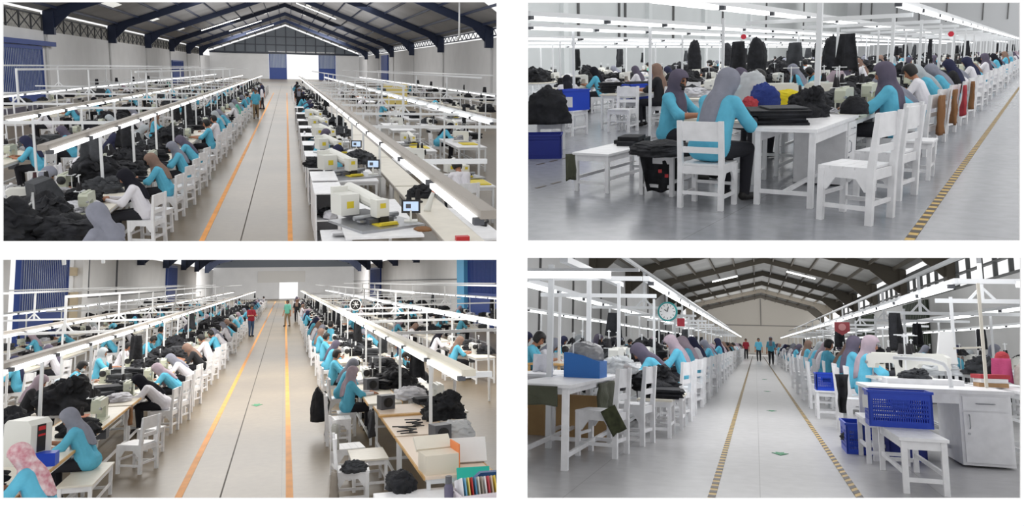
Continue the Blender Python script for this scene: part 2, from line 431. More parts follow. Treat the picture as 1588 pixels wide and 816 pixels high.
# ------------------------------------------------------------------ cloth
def pile_mesh(name, seed, m, rx, ry, h, rough=.28, n=30):
    mb = MB(); off = Vector((seed * 7.3, seed * 3.1, 0)); rings = []
    for i in range(n + 1):
        t = i / n; ring = []
        for k in range(n + 10):
            a = 2 * PI * k / (n + 10)
            s = 1 - (t ** 2.2); ca, sa = math.cos(a), math.sin(a)
            e = noise.noise(off + Vector((ca * 1.3, sa * 1.3, t * 1.5))) + .6 * noise.noise(off * 2 + Vector((ca * 3.5, sa * 3.5, t * 4))) + .35 * noise.noise(off * 3 + Vector((ca * 8, sa * 8, t * 9)))
            e += .9 * (.22 - abs(noise.noise(off * 6 + Vector((ca * 3.2, sa * 3.2, t * 5))))) + .6 * (.2 - abs(noise.noise(off * 7 + Vector((ca * 7, sa * 7, t * 9)))))
            f = s * (1 + rough * 1.5 * e)
            z = h * (math.sin(t * PI / 2) ** .8) * (1 + rough * (noise.noise(off * 4 + Vector((ca * 2 * s, sa * 2 * s, t * 2))) + .5 * noise.noise(off * 5 + Vector((ca * 7 * s, sa * 7 * s, t * 3)))) * min(1, t * 3))
            ring.append((rx * f * ca, ry * f * sa, max(0, z)))
        rings.append(ring)
    mb.loft(rings, True)
    return mb.mesh(name, m, True)
def cloth_mesh(name, w, h, m, seed=0, amp=.03, thick=.012, nx=14, nz=10, taper=0.0):   # hanging cloth in the xz plane, top edge at z = 0
    mb = MB(); F = []; B = []
    for j in range(nz + 1):
        for i in range(nx + 1):
            u, v = i / nx - .5, j / nz
            y = amp * (.3 + .7 * v) * math.sin(u * 9 + seed + v * 1.3) + amp * .6 * noise.noise(Vector((u * 4 + seed, v * 3, 0)))
            x = u * w * (1 - taper * v) ; z = -h * v * (1 + .08 * noise.noise(Vector((u * 3, seed * 2.0, 1))))
            F.append((x, y - thick / 2, z)); B.append((x, y + thick / 2, z))
    W = nx + 1; fs = []; o = len(F)
    for j in range(nz):
        for i in range(nx):
            a = j * W + i; fs.append((a, a + 1, a + W + 1, a + W)); fs.append((o + a, o + a + W, o + a + W + 1, o + a + 1))
    for i in range(nx): fs.append((i, o + i, o + i + 1, i + 1)); a = nz * W + i; fs.append((a, a + 1, o + a + 1, o + a))
    for j in range(nz): a = j * W; fs.append((a, a + W, o + a + W, o + a)); a += nx; fs.append((a, o + a, o + a + W, a + W))
    mb.add(F + B, fs); return mb.mesh(name, m, True)
def stack_mesh(name, w, d, n, m, seed=0, t=.022):               # a stack of cut panels lying askew
    mb = MB(); r = random.Random(seed)
    for i in range(n):
        T = Matrix.Translation((r.uniform(-.03, .03), r.uniform(-.03, .03), i * t)) @ Matrix.Rotation(r.uniform(-.12, .12), 4, 'Z')
        q = r.uniform(.85, 1.05)
        mb.box(-w / 2 * q, w / 2 * q, -d / 2, d / 2, 0, t * .9, 0, T)
    return mb.mesh(name, m)
PILES = [pile_mesh('garment_pile', s, CLOTHK if s % 3 else CLOTHG, .34, .30, .26) for s in range(6)]
BIGPILE = [pile_mesh('garment_pile', 11 + s, CLOTHK, .5, .45, .5, .32, 34) for s in range(2)]
STACKS = [stack_mesh('garment_stack', .5, .42, 7 + 2 * s, [CLOTHK, CLOTHG, CLOTHK][s], s) for s in range(3)]
HANG = [cloth_mesh('hanging_garment', .2 + .05 * s, .62, [CLOTHK, CLOTHK, CLOTHG][s], s, .05, .05, taper=-.6) for s in range(3)]
BAG = [pile_mesh('bag', 21, CLOTHG, .2, .12, .4, .12), pile_mesh('bag', 22, CLOTHK, .22, .13, .48, .2)]

# ------------------------------------------------------------------ people
def capsule(mb, a, b, ra, rb, mi):
    a, b = Vector(a), Vector(b); d = b - a; L = d.length
    if L < 1e-5: d = Vector((0, 0, 1)); L = 1e-5
    d = d / L; pts = []; rr = []
    for t in (-1, -.87, -.6, -.3): pts.append(a + d * ra * t); rr.append(max(.002, ra * math.sqrt(max(0, 1 - t * t))))
    pts += [a, b]; rr += [ra, rb]
    for t in (.3, .6, .87, 1): pts.append(b + d * rb * t); rr.append(max(.002, rb * math.sqrt(max(0, 1 - t * t))))
    mb.tube(pts, rr, 12, mi)
def body_mesh(name, caps, balls, vox=.0105):
    mb = MB()
    for c in caps: capsule(mb, *c)
    for c, r, mi in balls: mb.ball(c, r, 12, mi)
    o = raw('person', mb.mesh('tmp', SKIN))
    r = o.modifiers.new('r', 'REMESH'); r.mode = 'VOXEL'; r.voxel_size = vox
    s = o.modifiers.new('s', 'SMOOTH'); s.iterations = 3; s.factor = .5
    dg = bpy.context.evaluated_depsgraph_get(); dg.update()
    me = bpy.data.meshes.new_from_object(o.evaluated_get(dg))
    bpy.data.objects.remove(o)
    n = len(me.vertices); co = np.empty(n * 3); me.vertices.foreach_get('co', co); co = co.reshape(-1, 3)
    fc = np.array([co[list(p.vertices)].mean(0) for p in me.polygons])
    best = np.full(len(fc), 9.); idx = np.zeros(len(fc), int)
    for a, b, ra, rb, mi in caps:
        a, b = np.array(a), np.array(b); d = b - a; L2 = max(1e-9, d.dot(d))
        t = np.clip((fc - a) @ d / L2, 0, 1); D = np.linalg.norm(fc - a - t[:, None] * d, axis=1) - (ra + (rb - ra) * t)
        k = D < best; best[k] = D[k]; idx[k] = mi
    for c, r, mi in balls:
        r3 = np.array(r if isinstance(r, (tuple, list)) else (r, r, r))
        D = (np.linalg.norm((fc - np.array(c)) / r3, axis=1) - 1) * r3.min()
        k = D < best; best[k] = D[k]; idx[k] = mi
    me.materials.clear()
    for m in BODYM: me.materials.append(m)
    me.polygons.foreach_set('material_index', idx.tolist()); me.polygons.foreach_set('use_smooth', [True] * len(idx))
    me.name = name; me.update(); return me
SLEEVE = mat('forearm_sleeve', S(40, 40, 48), .85); LIP = mat('lips', S(140, 72, 68), .5); EYE = mat('dark_eyes', S(20, 16, 16), .3)
BODYM = [SKIN, TEAL, TROUSER, SHOE, SLEEVE, LIP, EYE]
def V3(*a): return Vector(a)
def hand(caps, w, d, side, mi=0):
    d = d.normalized(); lat = d.cross(V3(0, 0, 1)).normalized() * side
    dn = V3(0, 0, -1)
    capsule_p = w + d * .085
    caps.append((w, w + d * .05, .024, .03, mi))
    caps.append((w + d * .05 + lat * .018, w + d * .085 + lat * .022, .02, .018, mi)); caps.append((w + d * .05 - lat * .016, w + d * .085 - lat * .022, .02, .018, mi))
    for i, (o, L) in enumerate(((.034, .06), (.012, .072), (-.011, .068), (-.033, .052))):
        k = w + d * .095 + lat * o; m = k + d * L * .55 + dn * .012; t = m + d * L * .35 + dn * .032
        caps.append((k - d * .02, m, .0105, .0095, mi)); caps.append((m, t, .0095, .008, mi))
    k = w + d * .03 + lat * .03; m = k + lat * .03 + d * .03 + dn * .015
    caps.append((k, m, .014, .011, mi)); caps.append((m, m + d * .035 - lat * .004 + dn * .012, .011, .009, mi))
def head_parts(nb, hd, hf, caps, balls):
    hc = nb + hd * .155
    caps.append((nb - hd * .02, hc - hd * .03, .052, .05, 0))
    sd = hf.cross(hd)
    balls.append((hc + hd * .02, (.078, .092, .10), 0)); caps.append((hc - hd * .03 + hf * .02, hc - hd * .075 + hf * .048, .06, .036, 0))
    caps.append((hc + hd * .02 + hf * .088, hc - hd * .022 + hf * .106, .010, .015, 0))
    for s in (-1, 1):
        balls.append((hc + sd * s * .08 + hf * -.005, (.014, .022, .032), 0))
        balls.append((hc + sd * s * .033 + hf * .083 + hd * .018, (.014, .011, .008), 6))
        caps.append((hc + sd * s * .018 + hf * .09 + hd * .037, hc + sd * s * .048 + hf * .078 + hd * .038, .006, .006, 6))
    caps.append((hc - sd * .018 + hf * .088 - hd * .055, hc + sd * .018 + hf * .088 - hd * .055, .008, .008, 5))
    return hc
class Pose: pass
def seated(lean, nod, reach, hz=.80, spread=.13, slim=1.0):
    P = Pose(); caps = []; balls = []
    L = math.radians(lean); A = math.radians(lean + nod)
    su = V3(0, math.sin(L), math.cos(L)); sf = V3(0, math.cos(L), -math.sin(L))
    pel = V3(0, -.02, .56); nb = pel + su * .50
    hd = V3(0, math.sin(A), math.cos(A)); hf = V3(0, math.cos(A), -math.sin(A))
    P.hc = head_parts(nb, hd, hf, caps, balls); P.nb, P.su, P.sf, P.hd, P.hf = nb, su, sf, hd, hf
    for s in (-1, 1):
        caps.append((pel + V3(s * .085, 0, 0), pel + su * .22 + V3(s * .075, 0, 0), .125 * slim, .115 * slim, 1))
        caps.append((pel + su * .2 + V3(s * .075, 0, 0), pel + su * .40 + V3(s * .095, 0, 0), .115 * slim, .10 * slim, 1))
        sh = pel + su * .445 + V3(s * .165, 0, 0)
        caps.append((pel + su * .45, sh, .075, .068, 1))
        hnd = V3(s * spread, reach, hz)
        d = hnd - sh; dist = min(d.length, .53); mid = sh + d * .5
        bend = math.sqrt(max(0, .275 ** 2 - (dist / 2) ** 2)); el = mid + V3(s * .55, -.25, -.8).normalized() * (bend + .01)
        caps.append((sh, el, .068, .058, 1)); caps.append((el + (sh - el) * .3, el + (hnd - el) * .18, .064, .058, 1))
        caps.append((el, hnd, .047, .031, 4))
        hand(caps, hnd, (hnd - el).normalized() + V3(-s * .15, 0, -.05), -s)
        hip = V3(s * .095, .03, .535); kn = V3(s * .115, .43, .515); an = V3(s * .115, .40, .09)
        caps.append((hip, kn, .10, .072, 2)); caps.append((kn, an, .07, .05, 2))
        caps.append((an + V3(0, -.03, -.035), an + V3(0, .15, -.055), .045, .036, 3))
    caps.append((pel + V3(-.07, -.02, 0), pel + V3(.07, -.02, 0), .135, .135, 1))
    P.mesh = body_mesh('body', caps, balls); return P
def standing(stride=.12, arm=0.0, nod=0):
    P = Pose(); caps = []; balls = []
    su = V3(0, 0, 1); sf = V3(0, 1, 0); pel = V3(0, 0, .92); nb = pel + su * .49; A = math.radians(nod)
    hd = V3(0, math.sin(A), math.cos(A)); hf = V3(0, math.cos(A), -math.sin(A))
    P.hc = head_parts(nb, hd, hf, caps, balls); P.nb, P.su, P.sf, P.hd, P.hf = nb, su, sf, hd, hf
    for s in (-1, 1):
        caps.append((pel + V3(s * .07, 0, -.03), pel + V3(s * .07, 0, .22), .12, .108, 1)); caps.append((pel + V3(s * .07, 0, .2), pel + V3(s * .085, 0, .4), .108, .095, 1))
        sh = pel + V3(s * .17, 0, .44); caps.append((pel + su * .44, sh, .072, .066, 1))
        if arm: el = sh + V3(s * .06, .06, -.27); hnd = el + V3(-s * .08, .22, .03)
        else: el = sh + V3(s * .07, -.02 * s, -.28); hnd = el + V3(s * .01, .06 + .05 * s, -.25)
        caps.append((sh, el, .066, .054, 1)); caps.append((el, hnd, .045, .031, 4)); hand(caps, hnd, hnd - el, -s)
        an = V3(s * .1, s * stride, .08); kn = V3(s * .1, s * stride * .5 + .03, .5)
        caps.append((pel + V3(s * .085, 0, -.04), kn, .10, .07, 2)); caps.append((kn, an, .068, .048, 2)); caps.append((an + V3(0, -.03, -.035), an + V3(0, .15, -.045), .042, .035, 3))
    P.mesh = body_mesh('body', caps, balls); return P
def wrap_mesh(P, name, m, hair=False, long=.26, seed=0):
    hc, nb, hd, hf, su, sf = P.hc, P.nb, P.hd, P.hf, P.su, P.sf
    X = V3(1, 0, 0)
    # rings: centre, half width, front, back, forward axis, fold amount
    if hair:
        R = [(hc + hd * .142, .012, .012, .012, hf, 0), (hc + hd * .135, .05, .055, .06, hf, 0), (hc + hd * .105, .082, .09, .094, hf, 0), (hc + hd * .065, .095, .106, .11, hf, .02), (hc + hd * .03, .096, .104, .11, hf, .02),
             (hc - hd * .01, .094, .1, .106, hf, .03), (hc - hd * .05, .082, .095, .096, hf, .03), (hc - hd * .075, .066, .09, .08, hf, 0)]
        lo, hi, ang = 3, 8, 70
    else:
        R = [(hc + hd * .145, .012, .012, .012, hf, 0), (hc + hd * .138, .05, .055, .058, hf, 0), (hc + hd * .11, .083, .092, .098, hf, 0), (hc + hd * .07, .1, .112, .12, hf, .0), (hc + hd * .02, .104, .112, .128, hf, .01),
             (hc - hd * .04, .10, .102, .122, hf, .03), (hc - hd * .085, .088, .1, .106, hf, .06), (hc - hd * .115, .086, .1, .104, (hf + sf).normalized(), .09),
             (nb + su * .015, .098, .11, .112, sf, .13), (nb - su * .03, .116, .128, .130, sf, .13), (nb - su * .075, .124, .146, .144, sf, .15), (nb - su * .14, .126, .158, .152, sf, .18), (nb - su * (long - .05), .124, .162, .157, sf, .2), (nb - su * (long - .03) - V3(0, 0, .02), .118, .164, .160, sf, .16)]
        lo, hi, ang = 3, 6, 42
    n = 36; mb = MB(); vs = []; fs = []
    for j, (c, w, f, b, fw, fold) in enumerate(R):
        for k in range(n):
            a = 2 * PI * (k + .5) / n
            sx, cy = math.sin(a), math.cos(a)
            q = 1 + fold * .42 * (math.sin(a * 5 + seed + j * .35) + .7 * math.sin(a * 8 + seed * 2 - j * .5))
            drop = 0
            if not hair and j >= 12: drop = -.10 * max(0, -cy) ** 1.5 * (j - 11) * .5 - .04 * max(0, cy)
            vs.append(c + X * w * sx * q + fw * (f if cy > 0 else b) * cy * q + su * drop)
    for j in range(len(R) - 1):
        for k in range(n):
            a = 360 * (k + 1) / n; a = min(a, 360 - a)
            if lo <= j < hi and a < ang * (1 if (hair or j < hi - 1) else .62): continue
            fs.append((j * n + k, j * n + (k + 1) % n, (j + 1) * n + (k + 1) % n, (j + 1) * n + k))
    fs.append(tuple(range(n)))
    mb.add(vs, fs)
    o = raw('tmp', mb.mesh('tmp', m, True))
    s = o.modifiers.new('s', 'SOLIDIFY'); s.thickness = .007; s.offset = 1
    q = o.modifiers.new('q', 'SUBSURF'); q.levels = 1
    dg = bpy.context.evaluated_depsgraph_get(); dg.update()
    me = bpy.data.meshes.new_from_object(o.evaluated_get(dg)); bpy.data.objects.remove(o); me.name = name
    return me
def mask_mesh(P):
    mb = MB(); rings = []; X = V3(1, 0, 0)
    for t, w, f in ((.0, .068, .100), (-.03, .070, .118), (-.06, .066, .108), (-.09, .05, .09)):
        c = P.hc + P.hd * (t - .005)
        rings.append([c + X * w * math.sin(a) + P.hf * (f * math.cos(a)) for a in [math.radians(-75 + 15 * k) for k in range(11)]])
    n = 11; vs = [v for r in rings for v in r]
    fs = [(j * n + k, j * n + k + 1, (j + 1) * n + k + 1, (j + 1) * n + k) for j in range(3) for k in range(n - 1)]
    mb.add(vs, fs); o = raw('tmp', mb.mesh('tmp', BLACKP, True)); s = o.modifiers.new('s', 'SOLIDIFY'); s.thickness = .004
    dg = bpy.context.evaluated_depsgraph_get(); dg.update()
    me = bpy.data.meshes.new_from_object(o.evaluated_get(dg)); bpy.data.objects.remove(o); me.name = 'face_mask'; return me
POSES = {'up': seated(6, 12, .46), 'lean': seated(20, 16, .52), 'bent': seated(34, 14, .60), 'deep': seated(44, 6, .66, .80, .2),
         'stand': standing(.12), 'work': standing(.04, 1, 18)}
for i, (pn, P) in enumerate(POSES.items()):
    P.hijab = wrap_mesh(P, 'hijab', HJ['grey'], False, .24, i * 1.3)
    P.hijab_long = wrap_mesh(P, 'hijab', HJ['grey'], False, .30, i * 2.1 + .5)
    P.hair = wrap_mesh(P, 'hair', HAIR, True); P.mask = mask_mesh(P)
SHIRTS = {'teal': TEAL, 'white': WSHIRT, 'red': RSHIRT, 'pale green': GSHIRT, 'black': BSHIRT}
def person(hall, x, y, rz, pose, shirt, head, where, z=0, sleeve=None, legs=None, mask=None, long=False, sc=1.0, group=None, lab=None, rx=0):
    P = POSES[pose]
    sl = {'skin': SKIN, 'dark': SLEEVE, 'white': WSHIRT}[sleeve] if sleeve else (SKIN if head == 'hair' else random.choice([SKIN, SLEEVE, SKIN]))
    if shirt == 'white' and not sleeve: sl = WSHIRT
    swap = {'teal_cotton': SHIRTS[shirt], 'forearm_sleeve': sl}
    if legs: swap['dark_trousers'] = legs
    if head == 'hair': w = ('hair', P.hair, [])
    else: w = ('hijab', P.hijab_long if long else P.hijab, []); swap['grey_hijab'] = HJ[head]
    kind = [('body', P.mesh, []), w]
    if mask: kind.append(('face_mask', P.mask, [])); swap['black_plastic'] = BLACKP if mask == 'black' else PAPER
    verb = 'standing ' if pose in ('stand', 'work') else ''
    look = 'short black hair' if head == 'hair' else head + ' hijab'
    label = lab or '%sperson in %s shirt, %s, %s' % (verb, shirt, look, where)
    return put(hall, kind, 'person', label, 'person', x, y, z, rz, group, sc, rx, swap)
# ------------------------------------------------------------------ the white display wall with four openings
wf = MB(); WD = 4.4
def wx(px): return (px - PPX) / FPX * WD
def wz(py): return CAM_Z + (PPY - py) / FPX * WD
OPEN = [(4, 770, 3, 374), (819, 1582, 4, 373), (4, 770, 403, 773), (818, 1583, 400, 773)]
xs = sorted({-900, 2500} | {v for o in OPEN for v in o[:2]}); ys = sorted({-700, 1500} | {v for o in OPEN for v in o[2:]})
for i in range(len(xs) - 1):
    for j in range(len(ys) - 1):
        mx_, my_ = (xs[i] + xs[i + 1]) / 2, (ys[j] + ys[j + 1]) / 2
        if any(a < mx_ < b and c < my_ < d for a, b, c, d in OPEN): continue
        wf.box(wx(xs[i]), wx(xs[i + 1]), WD, WD + .008, wz(ys[j + 1]), wz(ys[j]))
struct(None, 'wall_front', wf, mat('pure_white_board', (.98, .98, .98), .9, spec=0), 'plain white display wall with four rectangular openings')

struct(None, 'wall_middle', MB().box(-.02, .02, WD + .01, 200, -30, 22), mat('party_wall_paint', S(232, 232, 232), .9), 'white party wall between the left and right halls')
# ------------------------------------------------------------------ floors, walls, roofs
def floor(hall, poly, m, label):
    return struct(hall, 'floor', MB().prism(poly, 'z', -.05, 0), m, label)
FLOOR_A = floor_mat('polished_brown_concrete', S(122, 107, 86), S(100, 88, 70), .3, (3.1, 9), .006)
FLOOR_C = floor_mat('polished_beige_concrete', S(130, 114, 90), S(108, 94, 74), .35, (3.1, 9), .006)
FLOOR_B = floor_mat('grey_epoxy_floor', S(160, 162, 167), S(148, 151, 157), .22, (2.4, 2.4), .003)
FLOOR_D = floor_mat('light_grey_epoxy_floor', S(182, 181, 182), S(172, 171, 172), .3, (1.4, 4.2), .004)
floor(HA, [(-4.49, 13.85), (-.52, 13.1), (3.61, 12.31), (18.3, 62.5), (18.3, 206), (-18.3, 206), (-18.3, 55)], FLOOR_A, 'brown polished concrete floor of upper-left hall')
floor(HB, [(-3.46, 5.02), (-1.65, 5.98), (-.02, 6.86), (1.2, 7.6), (14, 40), (14, 130), (-26.3, 130), (-26.3, 38.5)], FLOOR_B, 'grey epoxy floor of upper-right hall')
floor(HC, [(-3.66, 12.42), (-9, 9.5), (-12.8, 20), (-12.8, 150), (12.8, 150), (12.8, 44.2), (2.85, 9.8), (-2, 9.8)], FLOOR_C, 'beige polished concrete floor of lower-left hall')
floor(HD, [(-1.7, 5.4), (1.9, 5.9), (4.2, 9.5), (9.4, 22), (9.4, 118), (-8.4, 118), (-8.4, 27.5)], FLOOR_D, 'light grey epoxy floor of lower-right hall')

def roof(hall, xl, xr, rx, eave, ridge, y0, y1, bays, steel, npur, where, yr=0, sheet=SHEET, skylights=(), pitchdepth=.5, col=.35, base=None):
    T = .04; sm = MB()
    for x in (xl, xr):
        ya = y0 if x < rx or not yr else max(y0, yr)
        sm.add([(x, ya, eave), (rx, y0, ridge), (rx, y0, ridge + T), (x, ya, eave + T), (x, y1, eave), (rx, y1, ridge), (rx, y1, ridge + T), (x, y1, eave + T)], [(0, 1, 2, 3), (7, 6, 5, 4), (0, 4, 5, 1), (1, 5, 6, 2), (2, 6, 7, 3), (3, 7, 4, 0)])
    c = struct(hall, 'ceiling', sm, sheet, 'pitched metal roof over ' + where)
    for y in bays:
        r = MB(); d = pitchdepth
        for x in (xl, xr):
            if x > rx and y < yr: continue
            s = 1 if x < rx else -1
            r.prism([(x, eave - .02), (rx, ridge - .02), (rx, ridge - d * 1.1), (x + s * .5, eave - d), (x, eave - d)], 'y', y - .12, y + .12)
            r.prism([(x, eave - d), (x + s * 2.2, eave - d + (ridge - eave) * 2.2 / abs(rx - x)), (x + s * .45, eave - d - 1.0), (x, eave - d - 1.0)], 'y', y - .08, y + .08)
            r.box(min(x, x + s * col), max(x, x + s * col), y - .25, y + .25, (base if base is not None else eave - 1.6), eave - .02)
        struct(hall, 'rafter', r, steel, '', c)
    for x in (xl, xr):
        for i in range(npur):
            t = (i + .5) / npur; px, pz = x + (rx - x) * t, eave + (ridge - eave) * t - .02
            struct(hall, 'purlin', MB().box(px - .05, px + .05, max(y0, 3.5 * px) if x > rx and yr else y0, y1, pz - .2, pz), steel, '', c)
    for (x, ya, yb, w) in skylights:
        s = xl if x < rx else xr; t = (x - s) / (rx - s); z = eave + (ridge - eave) * t - .03; k = (ridge - eave) / abs(rx - s) * (1 if x < rx else -1)
        sl = MB().prism([(x - w / 2, z - k * w / 2), (x + w / 2, z + k * w / 2), (x + w / 2, z + k * w / 2 - .02), (x - w / 2, z - k * w / 2 - .02)], 'y', ya, yb)
        struct(hall, 'skylight', sl, SKYLIGHT, '', c)
    return c
def roof_light(hall, x, y, z, rot, label, L=3.0):
    k = [('housing', MB().box(-L / 2, L / 2, -.12, .12, .05, .12).mesh('housing', STEEL), []), ('light_tube', MB().box(-L / 2, L / 2, -.09, .09, -.04, .05).mesh('light_tube', ROOFTUBE), [])]
    o = put(hall, k, 'roof_light', label, 'ceiling light', x, y, z, 0, 'roof lights'); o.matrix_world = hall.M @ Matrix.Translation((x, y, z)) @ Matrix.Rotation(rot, 4, 'Y'); return o

# --- upper-left hall
ABAYS = [46.5, 69, 92, 114.5, 137, 159.5, 182]
roof(HA, -18, 18, 0, 6.9, 13.5, 40, 205, ABAYS, DARKSTEEL, 9, 'upper-left hall', 63, skylights=[(x, y, y + 9, .8) for x, y in ((-3.2, 160), (-3.2, 183), (3.2, 160), (3.2, 183), (3.2, 138), (3.4, 116), (-3.2, 138), (-14.6, 70), (-14.6, 92), (-14.6, 116), (-14.6, 138))], pitchdepth=.6, col=.75, base=5.1)
w = MB().box(-18.3, -18, 42, 205, 0, 5.35)
struct(HA, 'wall_left', w, WALL, 'white plastered side wall with blue shutter door, upper-left hall')
for i, y in enumerate(ABAYS[1:]): struct(HA, 'trim_%d' % (i + 1), MB().box(-18, -17.86, y - .25, y + .25, 0, 5.1).box(17.86, 18, y - .25, y + .25, 0, 5.1), mat('pale_pilaster', S(205, 205, 205), .8), 'pale pilasters on the side walls, upper-left hall')
struct(HA, 'wall_right', MB().box(18, 18.3, 62.5, 205, 0, 6.0), WALL, 'white plastered side wall with small blue door, upper-left hall')
for i in range(len(ABAYS) - 1):                                  # louvred bands above the left wall
    y0, y1 = ABAYS[i] + .3, ABAYS[i + 1] - .3
    wn = struct(HA, 'window_%d' % (i + 1), MB().box(-18.15, -18.1, y0, y1, 5.35, 6.75), MESHPANE, 'grey mesh window band under the eaves, upper-left hall')
    fr = MB(); n = 8
    for k in range(n + 1):
        y = y0 + (y1 - y0) * k / n; fr.box(-18.1, -18.0, y - .06, y + .06, 5.35, 6.6)
        if k < n:
            yb = y0 + (y1 - y0) * (k + 1) / n; fr.beam((-18.07, y, 5.4), (-18.07, yb, 6.5), .05); fr.beam((-18.07, y, 6.5), (-18.07, yb, 5.4), .05)
    fr.box(-18.1, -17.98, y0, y1, 6.5, 6.6)
    struct(HA, 'mullion', fr, mat('dark_grey_bar', S(80, 82, 86), .6), '', wn)
tr = MB()                                                        # eaves truss along the right wall
for k in range(70):
    y = 63 + k * 2; tr.beam((17.8, y, 6.15), (17.8, y + 1, 6.75), .06).beam((17.8, y + 1, 6.75), (17.8, y + 2, 6.15), .06)
tr.box(17.7, 17.9, 63, 205, 6.1, 6.2).box(17.7, 17.9, 63, 205, 6.72, 6.82)
struct(HA, 'trim_9', tr, DARKSTEEL, 'dark blue eaves truss, upper-left hall')
fw = MB().box(-18, -4.2, 205, 205.3, 0, 6.2).box(12.2, 18, 205, 205.3, 0, 6.2).box(-4.2, 12.2, 205, 205.3, 6.6, 6.9)
struct(HA, 'wall_far', fw, WALL, 'white end wall with open gateway, upper-left hall')
g = struct(HA, 'wall_gable', MB().prism([(-18, 6.2), (18, 6.2), (18, 6.5), (0, 13.1), (-18, 6.5)], 'y', 205, 205.3), GREYMETAL, 'grey clad gable, upper-left hall')
gr = MB().box(-18, 18, 204.7, 205, 6.15, 6.6)
for k in range(-7, 8):
    x = k * 2.4; gr.box(x - .12, x + .12, 204.75, 205, 6.2, 13.0 - abs(x) * .366)
for z in (8.4, 10.4): hw = (13.0 - z) / .366; gr.box(-hw, hw, 204.75, 205, z - .12, z + .12)
struct(HA, 'girt', gr, mat('dark_girt', S(38, 44, 58), .5), '', g)
def gate(hall, n, x0, x1, y, z1, zs, label, axis='y', split=True):
    m = MB(); d = 1 if axis == 'y' else 0
    low = MB(); up = MB(); bars = MB(); N = max(6, int((x1 - x0) / .35))
    def bx(mb, a, b, t0, t1, z0, z2):
        if axis == 'y': mb.box(a, b, y + t0, y + t1, z0, z2)
        else: mb.box(y + t0, y + t1, a, b, z0, z2)
    bx(low, x0, x1, -.1, .05, 0, zs)
    o = struct(hall, 'door_%d' % n, low, BLUEPAINT, label)
    bx(up, x0, x1, -.04, .04, zs, z1); struct(hall, 'cladding', up, mat('pale_blue_cladding', S(170, 180, 196), .6), '', o)
    for k in range(N + 1):
        a = x0 + (x1 - x0) * k / N; bx(bars, a - .05, a + .05, -.12, .08, zs, z1)
    bx(bars, x0, x1, -.15, .1, z1 - .15, z1 + .1); bx(bars, x0, x1, -.15, .1, zs - .1, zs + .1)
    for e in (x0, x1): bx(bars, e - .12, e + .12, -.15, .1, 0, z1)
    struct(hall, 'bar', bars, BLUEPAINT, '', o); return o
gate(HA, 1, -4.0, 0.0, 204.9, 6.5, 2.7, 'blue sliding gate leaf beside the bright gateway, upper-left hall')
gate(HA, 2, 8.0, 12.0, 204.9, 6.5, 2.7, 'blue sliding gate leaf past the bright gateway, upper-left hall')
gate(HA, 3, 56.0, 67.2, -17.85, 4.05, .8, 'large blue and white barred shutter door, upper-left hall', 'x')
struct(HA, 'trim_10', MB().box(-17.9, -17.6, 52, 70.5, 4.2, 4.55), BLUEPAINT, 'blue sliding-door track above the shutter, upper-left hall')
gate(HA, 4, 138, 152, -17.85, 3.6, 1.8, 'distant blue door in the white side wall, upper-left hall', 'x')
struct(HA, 'door_5', MB().box(17.75, 17.95, 144, 154, 0, 5.6), BLUEPAINT, 'tall blue door in the right-hand wall, upper-left hall')
for i, (x, y) in enumerate(((-9.6, 130), (-7.0, 152), (4.4, 120), (-5.2, 178))):
    roof_light(HA, x, y, 6.9 + (18 - abs(x)) * 6.6 / 18 - .7, -.35 * (1 if x < 0 else -1), '%s bright roof tube from the front, upper-left hall' % nth((1, 2, 0, 3)[i]), 6.0)
for i, (x, y, z, L) in enumerate(((-14.6, 49, 6.35, 2.4), (13.6, 63, 5.6, 4.0))):
    put(HA, MB().tube([(0, 0, 0), (0, 0, L)], .07, 8).ball((-.18, 0, 0), .14).tube([(0, 0, 0), (-.18, 0, 0)], .05).mesh('hanging_lamp', STEEL, True), 'hanging_lamp', ('white hanging pole lamp high on the left, upper-left hall', 'white hanging pole lamp high on the right, upper-left hall')[i], 'lamp', x, y, z)

# --- lower-left hall
roof(HC, -12.5, 12.5, 0, 6.3, 9.5, 70, 150, [75, 90, 105, 120, 135], DARKSTEEL, 6, 'lower-left hall', pitchdepth=.6, col=.6)
struct(HC, 'wall_left', MB().box(-12.8, -12.5, 53.5, 150, 0, 5.4).box(-12.8, -12.5, 30, 42, 0, 6), WALL, 'white side wall with blue barred shutter, lower-left hall')
struct(HC, 'wall_right', MB().box(12.5, 12.8, 43.8, 150, 0, 5.6), WALL, 'white side wall with blue doors, lower-left hall')
struct(HC, 'wall_far', MB().box(-12.5, -1.0, 150, 150.3, 0, 5.8).box(2.3, 12.5, 150, 150.3, 0, 5.8).box(-1.0, 2.3, 150, 150.3, 3.0, 5.8), WALL, 'cream end wall with bright doorway, lower-left hall')
struct(HC, 'wall_gable', MB().prism([(-12.5, 5.8), (12.5, 5.8), (12.5, 6.3), (0, 9.4), (-12.5, 6.3)], 'y', 150, 150.3), GREYMETAL, 'dark grey gable above the end wall, lower-left hall')
struct(HC, 'door_1', MB().box(-4.8, 3.6, 149.8, 149.95, 3.0, 5.1), mat('white_door_panel', S(216, 214, 210), .7), 'large white sliding panel on the end wall, lower-left hall')
gate(HC, 2, 43, 51.6, -12.4, 6.2, 1.6, 'tall blue barred shutter with solid blue base, lower-left hall', 'x')
struct(HC, 'trim_1', MB().box(-12.6, -12.2, 51.6, 53.6, 0, 2.6).box(-12.6, -12.3, 51.6, 53.6, 3.6, 4.1), mat('beige_pier', S(196, 180, 152), .8), 'beige pier and dark beam beside the shutter, lower-left hall')
struct(HC, 'trim_2', MB().box(-12.5, -12.0, 53.6, 55, 0, 6.2), WALL, 'white pilaster beside the shutter, lower-left hall')
gate(HC, 3, 92, 100, -12.4, 5.0, 2.4, 'distant blue door in the left-hand wall, lower-left hall', 'x')
